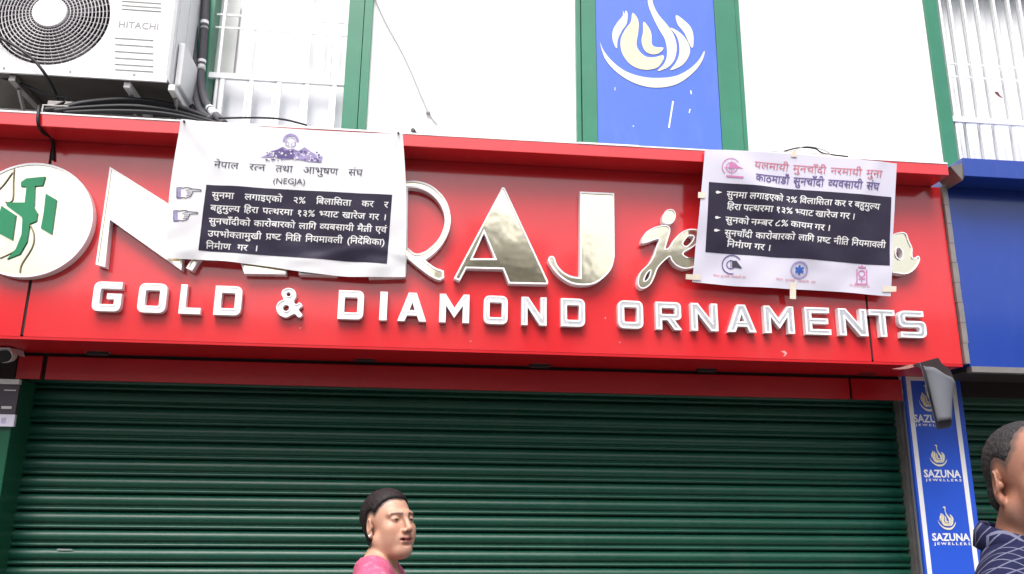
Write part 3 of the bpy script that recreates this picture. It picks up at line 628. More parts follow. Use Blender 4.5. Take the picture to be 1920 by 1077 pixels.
# ------------------------------------------------------------------ swan panel and pillar sign
def swan(fn, parent, y0, y1, gold='swan_gold'):   # fn maps photo pixels of the big swan to plane coordinates
    Z = 3.589
    L = lambda pts: ccw(clean([fn(1060+p[0]/Z, p[1]/Z) for p in sm(pts, 4)]))
    k = [('swan_crescent', [(232, 285), (258, 345), (320, 420), (410, 485), (520, 520), (630, 528), (740, 515), (830, 470), (895, 410), (935, 345), (925, 400), (880, 470), (800, 540), (720, 578), (620, 592), (520, 580), (420, 540), (330, 475), (265, 395)], 'cream_print'),
         ('swan_wing', [(388, 75), (385, 110), (345, 160), (318, 215), (320, 280), (345, 328), (352, 270), (380, 210), (412, 160), (418, 95), (405, 75), (398, 100)], 'cream_print'),
         ('swan_wing', [(452, 90), (440, 150), (400, 205), (372, 270), (378, 350), (420, 420), (480, 460), (550, 472), (620, 455), (660, 400), (655, 375), (600, 388), (545, 385), (500, 350), (478, 300), (490, 220), (490, 140)], gold),
         ('swan_wing', [(525, 150), (522, 220), (512, 280), (535, 345), (585, 368), (630, 360), (660, 325), (610, 320), (582, 300), (578, 230), (555, 180)], gold),
         ('swan_neck', [(520, -120), (565, -135), (600, -90), (585, -30), (590, 30), (625, 100), (680, 165), (725, 230), (748, 310), (735, 400), (690, 455), (620, 480), (665, 430), (685, 360), (670, 270), (630, 200), (585, 110), (555, 20), (560, -60), (555, -95), (535, -90), (500, -85)], 'cream_print'),
         ('swan_wing', [(705, 190), (760, 215), (810, 265), (838, 330), (825, 390), (780, 445), (705, 475), (740, 430), (765, 370), (765, 300), (745, 240)], 'cream_print'),
         ('swan_wing', [(745, 105), (755, 165), (800, 225), (850, 325), (862, 270), (850, 200), (810, 150)], 'cream_print')]
    b = {}
    for nm, pts, m in k: plate(nm, [L(pts)], y0, y1, m, parent)
YP1 = YW-0.035
px0, px1 = PX(1119, 130, YP1), PX(1345, 130, YP1)
sp = thing('sign_panel', (0.6, YW, 3.35), 'tall blue panel with a cream swan emblem on the white wall', 'sign panel')
bd = MB().box(px0, px1, YP1, YW-0.001, 3.33, 5.6).build('board', 'blue_light', sp)
xq = PX(1084, 130, YW)
f = MB().box(PX(1091, 130, YP1), px0-0.002, YP1-0.006, YW-0.001, 3.33, 5.6).box(PX(1081, 130, YP1), PX(1089.5, 130, YP1), YP1+0.004, YW-0.001, 3.33, 5.6)
f.build('side_frame', 'green', sp, bevel=0.002)
MB().box(px1+0.002, PX(1385, 130, YP1), YP1-0.006, YW-0.001, 3.33, 5.6).box(PX(1386.5, 130, YP1), PX(1394, 130, YP1), YP1+0.004, YW-0.001, 3.33, 5.6).build('side_frame', 'green', sp, bevel=0.002)
swan(lambda x, y: (lambda q: (q.x, q.z))(P(x, y, YP1)), bd, YP1-0.003, YP1-0.0005)
b = MB()
for a_, b_, w_ in (((1262, 190), (1254, 240), 3.0), ((1295, 170), (1296, 177), 2), ((1294, 205), (1292, 212), 2), ((1187, 236), (1188, 238), 2), ((1153, 164), (1153, 170), 1.2)):
    l = [tuple(q) for q in strip(a_, b_, w_)]; flat(b, [ccw(clean(pxl(l, YP1)))], YP1-0.001)
b.build('paint_scratch', 'print_white', bd)

ps = thing('pillar_sign', (2.8, 4.4, 0.0), 'narrow blue upright sign with white stripes and three swan logos', 'sign')
YQ2 = 4.335
bd = MB().box(xp0, xp1, YQ2, 4.358, 0.10, PZ(1740, 706, YQ2)).build('board', 'blue_post', ps, bevel=0.003)
pw = xp1-xp0; zpt = PZ(1740, 706, YQ2)
zi = zpt-0.004
xi0, xi1 = PX(1693.5, 712, YQ2), PX(1786, 712, YQ2)
xo0 = xi0+0.02
for x0, x1 in ((xp0+0.045*0.25, xp0+0.036), (xp1-0.055, xp1-0.03)):
    MB().box(x0, x1, YQ2-0.002, YQ2+0.001, 0.10, zi).build('stripe', 'print_white', bd)
MB().box(xp0+0.0365, xp1-0.0555, YQ2-0.002, YQ2+0.001, zi-0.022, zi).build('stripe', 'print_white', bd)
def latin(name, s, x0, x1, zb__, zt__, y, m, parent, bold=0.0):
    tr = glyph(s, bold); xs_ = [p[0] for q in tr for p in q]; ys_ = [p[1] for q in tr for p in q]; a_, b_, c, d = min(xs_), max(xs_), min(ys_), max(ys_)
    v = [(x0+(p[0]-a_)/(b_-a_)*(x1-x0), y, zb__+(p[1]-c)/(d-c)*(zt__-zb__)) for q in tr for p in q]
    me = bpy.data.meshes.new(name); me.from_pydata(v, [], [(i, i+1, i+2) for i in range(0, len(v), 3)]); return link(name, me, m, parent)
for top, cx, s0, s1, j1 in ((722, 1742, 778, 793, 801), (834, 1762, 881, 896, 904), (950, 1778, 1000, 1015, 1024)):
    xc_ = PX(cx, (top+s1)/2, YQ2); zt_ = PZ(cx, top, YQ2); z_s0, z_s1, z_j = PZ(cx, s0, YQ2), PZ(cx, s1, YQ2), PZ(cx, j1, YQ2)
    sw = 0.098/2; zlo = PZ(cx, s0-6, YQ2); zc = zt_; h_ = zt_-zlo
    # big swan spans x 1125..1320, y -38..165 in its own pixels
    fn = lambda x, y: (xc_+(x-1228)/195*0.098-0.006, zt_-(y+38)/203*h_)
    sg = bpy.data.objects.new('x', None); bpy.data.objects.remove(sg)
    swan(fn, bd, YQ2-0.003, YQ2-0.0006)
    latin('shop_name', 'SAZUNA', xc_-0.100, xc_+0.110, z_s1, z_s0, YQ2-0.002, 'print_white', bd, 0.03)
    latin('trade_line', 'J E W E L L E R S', xc_-0.094, xc_+0.110, z_j, z_s1-0.006, YQ2-0.002, 'print_white', bd, 0.03)

# torn vinyl sheet curled into a cone under the sign corner
def flap():
    b = MB(); n, k = 32, 12; v = []
    T, B = P(1757, 699, 3.92), P(1770, 796, 3.86)
    for j in range(k+1):
        t = j/k; c = T.lerp(B, t); r = 0.078-0.040*t**0.8
        for i in range(n):
            a_ = R(190+325*i/(n-1)); q = 1-t
            v.append((c.x+r*math.cos(a_), c.y+r*math.sin(a_)*0.8, c.z-0.55*r*math.cos(a_)*q+0.016*math.sin(a_)*q-0.022*math.sin(a_)*t+0.004*math.sin(3*a_+t*4)+0.006*math.sin(5*a_+9*t)*q))
    f = [(j*n+i, j*n+i+1, (j+1)*n+i+1, (j+1)*n+i) for j in range(k) for i in range(n-1)]
    v2 = []
    for j in range(k+1):
        c = sum((Vector(p) for p in v[j*n:(j+1)*n]), Vector())/n
        v2 += [tuple(c.lerp(Vector(p), 0.955)) for p in v[j*n:(j+1)*n]]
    o = b.add(v, f).build('vinyl_flap', 'vinyl_grey', None, smooth=True)
    MB().add(v2, f).build('lining', 'dark', o, smooth=True)
    plate('torn_hole_shade', [ccw(clean(pxl([(1712, 684), (1740, 676), (1759, 671), (1766, 682), (1781, 693), (1791, 716), (1768, 722), (1745, 708), (1730, 694)], YF-0.009)))], YF-0.010, YF-0.007, 'gap', o)  # near-black plate put in for the shade inside the torn hole
    md = o.modifiers.new('thickness', 'SOLIDIFY'); md.thickness = 0.002
    tag(o, 'grey torn vinyl sheet curled into a cone below the red sign corner', 'vinyl sheet')
flap()
# frayed red sheet edge beside it
b = MB(); pts = [(1672, 692), (1690, 689), (1705, 684), (1720, 683), (1716, 688), (1700, 692), (1688, 693)]
plate('torn_edge', [ccw(clean(pxl(pts, YF-0.004)))], YF-0.005, YF-0.002, 'frayed', sign)

# ------------------------------------------------------------------ air conditioner
AY0, AY1 = 3.93, 4.335
ax1 = PX(318, 120, AY0); az0 = PZ(318, 150, AY0); ax0 = ax1-1.02; az1 = az0+0.80
ac = thing('air_conditioner', ((ax0+ax1)/2, 4.1, az0), 'white outdoor air conditioner with a round fan grille above the red sign', 'air conditioner')
fc = P(96, 27, AY0); fr_ = abs(PX(208, 27, AY0)-fc.x)
fx, fz = fc.x, fc.z
# front with a round opening
ring_o = [Vector((fx+fr_*math.cos(2*PI*i/64), fz+fr_*math.sin(2*PI*i/64))) for i in range(64)]
ci = MB(); fo = [Vector(p) for p in ((ax0, az0+0.0), (ax1-0.012, az0), (ax1-0.012, az1), (ax0, az1))]
flat(ci, [fo, ring_o], AY0); wall_of(ci, ring_o, AY0, AY0+0.05)
ci.add([(ax1-0.012, AY0, az0), (ax1, AY0+0.012, az0), (ax1, AY0+0.012, az1), (ax1-0.012, AY0, az1)], [(0, 1, 2, 3)])
ci.add([(ax1, AY0+0.012, az0), (ax1, AY1, az0), (ax1, AY1, az1), (ax1, AY0+0.012, az1), (ax0, AY0, az0), (ax0, AY1, az0), (ax0, AY1, az1), (ax0, AY0, az1)], [(0, 1, 2, 3), (4, 7, 6, 5), (7, 3, 2, 6), (5, 6, 2, 1)])
# raised bands on the side sheet
ci.box(ax1+0.0005, ax1+0.004, AY0+0.05, AY0+0.06, az0+0.01, az1-0.01).box(ax1+0.0005, ax1+0.004, AY0+0.20, AY0+0.207, az0+0.13, az1-0.01)
cas = ci.build('casing', 'ac_white', ac)
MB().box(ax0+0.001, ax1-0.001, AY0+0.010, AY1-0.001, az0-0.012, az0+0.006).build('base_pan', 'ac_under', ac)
MB().box(ax0, ax1-0.004, AY0-0.003, AY0+0.009, az0-0.014, az0+0.012).build('base_lip', 'ac_white', ac)
MB().cyl((fx, AY0+0.22, fz), (0, 1, 0), fr_*0.99, fr_*0.99, 0.01, 48).build('fan_cavity', 'dark', ac)
b = MB()
for k in range(3):
    a0_ = k*2*PI/3+0.5; v = []
    for j in range(7):
        r_ = fr_*(0.22+0.72*j/6)
        for i in range(7):
            a_ = a0_+(i/6)*(1.25)+0.12*j/6; v.append((fx+r_*math.cos(a_), AY0+0.10+0.10*(i/6), fz+r_*math.sin(a_)))
    b.add(v, [(j*7+i, j*7+i+1, (j+1)*7+i+1, (j+1)*7+i) for j in range(6) for i in range(6)])
b.build('fan_blade', 'fan', ac, smooth=True)
g = MB(); hub = fr_*0.30
nr = 12
for k in range(nr):
    r_ = hub+0.012+(fr_-hub-0.014)*k/(nr-1)
    g.tube([(fx+r_*math.cos(2*PI*i/60), AY0+0.006-0.022*(1-(r_/fr_)**2), fz+r_*math.sin(2*PI*i/60)) for i in range(60)], 0.0034, 5, True)
for k in range(44):
    a_ = 2*PI*(k+.5)/44; pts = []
    for j in range(6):
        r_ = hub*0.9+(fr_-0.002-hub*0.9)*j/5; pts.append((fx+r_*math.cos(a_+0.10*j/5), AY0+0.010-0.022*(1-(r_/fr_)**2), fz+r_*math.sin(a_+0.10*j/5)))
    g.tube(pts, 0.0026, 4)
gr = g.build('fan_grille', 'grille', ac, smooth=True)
MB().cyl((fx, AY0-0.008, fz), (0, -1, 0), hub, hub*0.96, 0.016, 40).build('hub_cap', 'ac_white', gr, bevel=0.003)
for py in (3, 11, 18, 73, 85, 98, 110, 122, 132):
    xa_, xb_ = PX(215 if py > 50 else 228, py, AY0), PX(288 if py > 50 else 303, py, AY0); z = PZ(250, py, AY0)
    MB().box(xa_, xb_, AY0-0.004, AY0+0.002, z-0.0028, z+0.0028).build('louvre', 'slot', cas)
latin('brand_lettering', 'HITACHI', PX(223, 46, AY0), PX(297, 50, AY0), PZ(260, 54.5, AY0), PZ(260, 42, AY0), AY0-0.0015, 'text_grey', cas, 0.01)
b = MB()
for px in (8, 132, 252): b.cyl(P(px, 128 + px*.05, AY0), (0, -1, 0), 0.006, 0.006, 0.006, 10)
b.build('screw', 'steel', cas)
# side valve cover
MB().box(ax1+0.0045, ax1+0.035, AY0+0.09, AY1-0.05, az0+0.02, az0+0.26).build('valve_cover', 'ac_white', ac, bevel=0.008)
# wall brackets carrying the unit
for i, (px, lb) in enumerate(((238, 'pale steel bracket under the middle of the air conditioner'), (322, 'pale steel bracket under the right end of the air conditioner'), (20, 'pale steel bracket under the left end of the air conditioner'))):
    x = PX(px, 160, AY0+0.02); r_ = thing('wall_bracket', (x, YW, az0-0.3), lb, 'bracket')
    MB().box(x-0.016, x+0.016, AY0+0.02, YW-0.001, az0-0.046, az0-0.0145).build('arm', 'ac_white' if px > 200 else 'steel', r_, bevel=0.002)
    MB().box(x-0.013, x+0.013, YW-0.030, YW-0.002, az0-0.36, az0-0.047).build('upright', 'steel', r_, bevel=0.002)
    MB().tube([(x, AY0+0.10, az0-0.049), (x, YW-0.032, az0-0.33)], 0.010, 6).build('brace', 'steel', r_)

# ------------------------------------------------------------------ cables and pipes
def cable(name, pts, r, label, m='cable', group=None, cat='cable', n=8):
    q = [P(p[0], p[1], p[2]) for p in pts]
    return tag(MB().tube(crom(q, 8), r, n).build(name, m, None, smooth=True), label, cat, group)
cable('cable', [(84, 208, 3.92), (120, 203, 3.95), (160, 194, 3.98), (235, 188, 4.0), (310, 196, 4.05), (360, 211, 4.1), (405, 228, 4.12), (425, 236, 4.12)], 0.017, 'thickest black cable arching over the red sign below the air conditioner', cat='cable')
cable('cable', [(100, 209, 3.90), (160, 203, 3.93), (240, 200, 3.95), (310, 207, 4.0), (370, 221, 4.06), (420, 236, 4.08)], 0.013, 'black cable running just under the thickest arched cable')
cable('cable', [(120, 212, 3.89), (200, 209, 3.90), (280, 211, 3.93), (340, 219, 3.96), (400, 234, 4.0)], 0.011, 'lowest black cable lying along the red lip under the air conditioner')
cable('cable', [(-20, 62, 3.90), (25, 85, 3.89), (62, 112, 3.89), (85, 140, 3.90), (103, 172, 4.0), (112, 200, 4.05)], 0.0075, 'black cable drooping across the fan grille')
cable('cable', [(-20, 140, 4.0), (40, 158, 4.0), (90, 178, 4.0), (128, 186, 4.0), (100, 200, 3.95), (84, 208, 3.92)], 0.006, 'thin dark cable slanting under the left of the air conditioner')
cable('cable', [(73, 200, 3.86), (72, 209, 3.832), (72, 234, 3.832), (82, 250, 3.90), (98, 262, 3.985), (100, 300, 3.99)], 0.008, 'black cable hanging down over the red lip at the left seam', n=6)
cable('cable', [(410, 222, 3.9), (480, 221, 3.9), (530, 224, 3.9), (575, 235, 3.9)], 0.005, 'thin black cable lying along the top of the left banner')
cable('cable', [(1470, 284, 3.86), (1500, 277, 3.86), (1528, 279, 3.86), (1545, 288, 3.86), (1590, 294, 3.86)], 0.004, 'thin black cable looped on top of the right banner')
cable('cable', [(1440, 283, 3.87), (1480, 285, 3.855), (1510, 275, 3.86), (1540, 280, 3.86), (1556, 290, 3.855), (1520, 287, 3.85)], 0.0028, 'thin grey looped wire tangled on top of the right banner', 'wire_grey')
cable('wire', [(700, -10, YW-0.012), (722, 40, YW-0.012), (762, 115, YW-0.012), (803, 210, YW-0.012), (822, 235, YW-0.02), (842, 258, 4.2)], 0.0035, 'thin grey wire slanting down the white wall beside the left window', 'wire_grey', cat='wire', n=6)
MBk = MB().box(*(lambda q: (q.x-0.012, q.x+0.012, q.y-0.012, q.y+0.01, q.z-0.006, q.z+0.006))(P(803, 211, YW-0.012))).build('cable_clip', 'wire_grey', None, bevel=0.002)
tag(MBk, 'small grey clip holding the slanting wire to the white wall', 'clip')
q = P(775, 246, 3.87); b = MB().tube([q, q+Vector((0.03, 0.03, -0.02))], 0.009, 8).cyl(q, (-.4, -1, .3), 0.012, 0.010, 0.012, 10)
tag(b.build('bolt', 'dark'), 'black bolt sticking up from the red lip beside the left banner', 'bolt')
pp1 = [(366, -15, 4.30), (364, 60, 4.30), (364, 110, 4.30), (366, 170, 4.28), (374, 205, 4.2), (395, 225, 4.1)]
p1 = cable('pipe', pp1, 0.019, 'dark wrapped pipe closest to the air conditioner', 'pipe', cat='pipe')
pp2 = [(386, -15, 4.31), (384, 40, 4.31), (380, 100, 4.31), (377, 150, 4.29), (385, 190, 4.22), (402, 214, 4.12), (420, 232, 4.08)]
p2 = cable('pipe', pp2, 0.021, 'grey wrapped pipe with white tape beside the green window frame', 'pipe', cat='pipe')
q = [P(*p) for p in pp2]; c = crom(q, 8)
for a_, b_ in ((8, 11), (18, 22), (36, 42)): MB().tube(c[a_:b_], [0.0225+0.002*math.sin(5.0*i_) for i_ in range(b_-a_)], 8).build('tape_wrap', 'pipe_white', p2, smooth=True)
cable('pipe', [(357, -15, 4.33), (354, 60, 4.33), (352, 130, 4.33), (356, 190, 4.28), (372, 222, 4.15)], 0.013, 'thin black pipe behind the air conditioner edge', cat='pipe')
# small dark angle iron and debris on the lip
b = MB(); q = P(104, 195, 3.93); b.box(q.x-0.06, q.x+0.06, q.y, q.y+0.05, q.z-0.012, q.z-0.006).box(q.x-0.06, q.x+0.06, q.y+0.05, q.y+0.056, q.z-0.012, q.z+0.04).box(q.x-0.06, q.x-0.052, q.y, q.y+0.05, q.z-0.045, q.z-0.013)
tag(b.build('angle_iron', 'steel', None, bevel=0.001), 'small bent angle iron lying on the red lip below the fan', 'metal scrap')
# twig caught in the right window bars
q = P(1872, 178, YW-0.004); b = MB(); v = [(q.x+dx, q.y+dy, q.z+dz) for dx, dy, dz in ((-.022, 0, .02), (-.005, -.006, .016), (.012, 0, -.004), (.028, -.003, -.022), (.006, -.004, -.018), (-.014, 0, .004))]
b.add(v, [(0, 1, 5), (1, 2, 4, 5), (2, 3, 4)]); b.add([(x, y+0.003, z) for x, y, z in v], [(5, 1, 0), (5, 4, 2, 1), (4, 3, 2)])
tag(b.build('dry_leaf', 'brown'), 'small brown dry leaf caught on the right window bars', 'leaf')

# ------------------------------------------------------------------ spotlights under the sign
def spot(px, py, label):
    q = P(px, py, YB-0.05); r_ = thing('spotlight', q, label, 'spotlight', 'small spotlights under the red sign')
    MB().box(q.x-0.050, q.x+0.050, q.y-0.02, q.y+0.02, q.z-0.028, q.z+0.016).build('housing', 'dark', r_, bevel=0.006)
    MB().box(q.x-0.034, q.x+0.034, q.y-0.023, q.y-0.0205, q.z-0.014, q.z+0.008).build('lens', 'lamp_glass', r_)
    MB().box(q.x-0.058, q.x-0.052, q.y-0.012, q.y+0.012, q.z-0.016, q.z+0.045).box(q.x+0.052, q.x+0.058, q.y-0.012, q.y+0.012, q.z-0.016, q.z+0.045).build('yoke', 'steel' if px < 300 else 'dark', r_)
for px, py, lb in ((185, 656, 'small dark spotlight under the red sign, leftmost, below the letter G'), (684, 668, 'small dark spotlight under the red sign, below the first D of diamond'), (1012, 680, 'small dark spotlight under the red sign, above the shutter middle, below the N of diamond'),
                   (1324, 688, 'small dark spotlight under the red sign, below the first N of ornaments'), (1625, 692, 'small dark spotlight under the red sign, rightmost, near the torn vinyl')):
    spot(px, py, lb)

# ------------------------------------------------------------------ security camera and notice at the left
q = P(4, 668, 4.22); cc = thing('security_camera', (q.x, YW, q.z), 'white bullet security camera under the left end of the red sign', 'security camera')
MB().tube([q+Vector((-0.02, 0.14, 0.03)), q+Vector((0.0, 0.03, 0.004))], 0.032, 20).build('body', 'ac_white', cc, smooth=False)
MB().tube([q+Vector((0.0, 0.028, 0.004)), q+Vector((0.004, -0.002, -0.002))], 0.028, 20).build('lens', 'dark', cc)
MB().add([tuple(q+Vector(p)) for p in ((-.045, -.03, .03), (.04, -.03, .03), (.052, -.025, .01), (.056, .1, .015), (.042, .1, .04), (-.045, .1, .04), (-.045, -.03, .036), (.042, -.03, .036), (.056, -.025, .010), (.060, .1, .015), (.046, .1, .046), (-.045, .1, .046))],
         [(0, 1, 4, 5), (1, 2, 3, 4), (6, 11, 10, 7), (7, 10, 9, 8), (0, 6, 7, 1), (1, 7, 8, 2), (3, 9, 10, 4), (4, 10, 11, 5), (2, 8, 9, 3), (0, 5, 11, 6)]).build('sun_shield', 'ac_white', cc)
MB().box(q.x-0.06, q.x-0.03, q.y+0.06, YW-0.001, q.z-0.0, q.z+0.026).build('mount', 'steel', cc)
for q_ in ((-3.2, xa-0.004, 4.335, YW-0.001, 2.132, ZF0-0.013), (xp1+0.004, 5.19, 4.348, YW-0.001, 2.16, ZF0-0.024)): MB().box(*q_).build('recess_shade_panel', 'gap', bld)  # near-black panels added where the recess lies in shade
YN = 4.31
nb = thing('notice_board', (-2.1, YN, 1.7), 'dark grey notice plate with a pale header and white label on the green pillar', 'notice')
x_r = lambda px, py: PX(px, py, YN)
MB().box(-2.45, x_r(33, 745), YN, 4.3285, PZ(20, 777, YN), PZ(20, 722, YN)).build('plate', mat('plate_grey', (0.055, 0.045, 0.06), 0.5), nb)
MB().box(-2.45, x_r(38, 717), YN-0.012, YN+0.012, PZ(20, 721, YN), PZ(20, 712, YN)).build('header', 'slot', nb)
lb = MB().box(-2.45, x_r(27, 788), YN-0.001, 4.3285, PZ(20, 800, YN), PZ(20, 777.6, YN)).build('label', 'cloth_lilac', nb)
b = MB()
for x0, x1, y0, y1 in ((8, 30, 731, 733), (3, 22, 762, 767)): b.box(x_r(x0, y0), x_r(x1, y0), YN-0.001, YN+0.001, PZ(15, y1, YN), PZ(15, y0, YN))
b.build('print_line', 'slot', nb)
b = MB()
for k in range(5): b.box(x_r(3, 786), x_r(12, 786), YN-0.002, YN+0.0005, PZ(8, 784+k*2.2+1.2, YN), PZ(8, 784+k*2.2, YN))
b.build('print_line', 'print_lilac', lb)

# ------------------------------------------------------------------ people: one continuous surface grown from a distance field
class Field:
    def __init__(s, xs, ys, zs):
        s.ax = [np.asarray(a, np.float32) for a in (xs, ys, zs)]; s.d = np.full([len(a) for a in s.ax], 0.2, np.float32)
    def _blk(s, lo, hi):
        return tuple(slice(max(0, int(np.searchsorted(a, l))-1), int(np.searchsorted(a, h))+1) for a, l, h in zip(s.ax, lo, hi))
    def _pts(s, b): return np.meshgrid(s.ax[0][b[0]], s.ax[1][b[1]], s.ax[2][b[2]], indexing='ij')
    def put(s, lo, hi, fn, k=0.01, op='u', mrg=0.06):
        b = s._blk([l-mrg for l in lo], [h+mrg for h in hi])
        if any(q.stop-q.start < 1 for q in b): return
        f = fn(*s._pts(b)).astype(np.float32); d = s.d[b]
        if op == 'u': h = np.clip(0.5+0.5*(d-f)/k, 0, 1); s.d[b] = d*(1-h)+f*h-k*h*(1-h)
        elif op == 's': f = -f; h = np.clip(0.5-0.5*(d-f)/k, 0, 1); s.d[b] = d*(1-h)+f*h+k*h*(1-h)
    def mesh(s):
        d = s.d; ins = d < 0; X, Y, Z = s.ax; nx, ny, nz = d.shape
        acc = np.zeros((nx-1, ny-1, nz-1, 3), np.float32); cnt = np.zeros((nx-1, ny-1, nz-1), np.float32); quads = []
        for axis in range(3):
            a = [slice(None)]*3; b = [slice(None)]*3; a[axis] = slice(0, -1); b[axis] = slice(1, None)
            I = np.argwhere(ins[tuple(a)] != ins[tuple(b)])
            J = I.copy(); J[:, axis] += 1
            da, db = d[tuple(I.T)], d[tuple(J.T)]; t = da/(da-db)
            p = np.stack([s.ax[q][I[:, q]] for q in range(3)], 1); p[:, axis] += t*(s.ax[axis][J[:, axis]]-s.ax[axis][I[:, axis]])
            o1, o2 = [(1, 2), (2, 0), (0, 1)][axis]; q4 = []; ok = np.ones(len(I), bool)
            for u, v in ((0, 0), (1, 0), (1, 1), (0, 1)):
                c = I.copy(); c[:, o1] -= u; c[:, o2] -= v
                ok &= (c >= 0).all(1) & (c < np.array([nx-1, ny-1, nz-1])).all(1); q4.append(c)
            for c in q4: cc_ = c[ok]; np.add.at(acc, tuple(cc_.T), p[ok]); np.add.at(cnt, tuple(cc_.T), 1)
            fl_ = (da >= 0)[ok]
            ids = np.stack([np.ravel_multi_index(c[ok].T, cnt.shape) for c in q4], 1); ids[fl_] = ids[fl_][:, ::-1]; quads.append(ids)
        q = np.concatenate(quads); u, inv = np.unique(q, return_inverse=True); inv = inv.reshape(q.shape)
        v = acc.reshape(-1, 3)[u]/cnt.reshape(-1)[u][:, None]
        return v, inv
def smesh(name, v, f, m, parent, cols=None):
    me = bpy.data.meshes.new(name); me.from_pydata(v.tolist(), [], f.tolist()); me.update()
    if cols is not None:
        a = me.color_attributes.new('skin', 'FLOAT_COLOR', 'POINT'); a.data.foreach_set('color', np.concatenate([cols, np.ones((len(cols), 1))], 1).astype(np.float32).ravel())
    o = bpy.data.objects.new(name, me); COL.objects.link(o); me.materials.append(m); o.parent = parent
    for p in me.polygons: p.use_smooth = True
    return o
def axis_grid(lo, hi, fine, hf, hc):
    out = [lo]
    while out[-1] < hi:
        x = out[-1]; h = hc
        for a_, b_, s_ in fine:
            if a_ <= x < b_: h = min(h, s_)
        out.append(x+h)
    return np.array(out)
def ell(c, r, Rm=None):
    c = np.array(c, np.float32); r = np.array(r, np.float32)
    def f(x, y, z):
        x, y, z = x-c[0], y-c[1], z-c[2]
        if Rm is not None: x, y, z = [Rm[0][i]*x+Rm[1][i]*y+Rm[2][i]*z for i in range(3)]
        k0 = np.sqrt((x/r[0])**2+(y/r[1])**2+(z/r[2])**2); k1 = np.sqrt((x/r[0]**2)**2+(y/r[1]**2)**2+(z/r[2]**2)**2)+1e-6
        return k0*(k0-1)/k1
    m = max(r); return [c[i]-m for i in range(3)], [c[i]+m for i in range(3)], f
def cap(a, b, ra, rb=None):
    a = np.array(a, np.float32); b = np.array(b, np.float32); rb = ra if rb is None else rb; ab = b-a; L = float(ab@ab)+1e-9
    def f(x, y, z):
        t = np.clip(((x-a[0])*ab[0]+(y-a[1])*ab[1]+(z-a[2])*ab[2])/L, 0, 1)
        return np.sqrt((x-a[0]-t*ab[0])**2+(y-a[1]-t*ab[1])**2+(z-a[2]-t*ab[2])**2)-(ra+(rb-ra)*t)
    m = max(ra, rb); return [min(a[i], b[i])-m for i in range(3)], [max(a[i], b[i])+m for i in range(3)], f

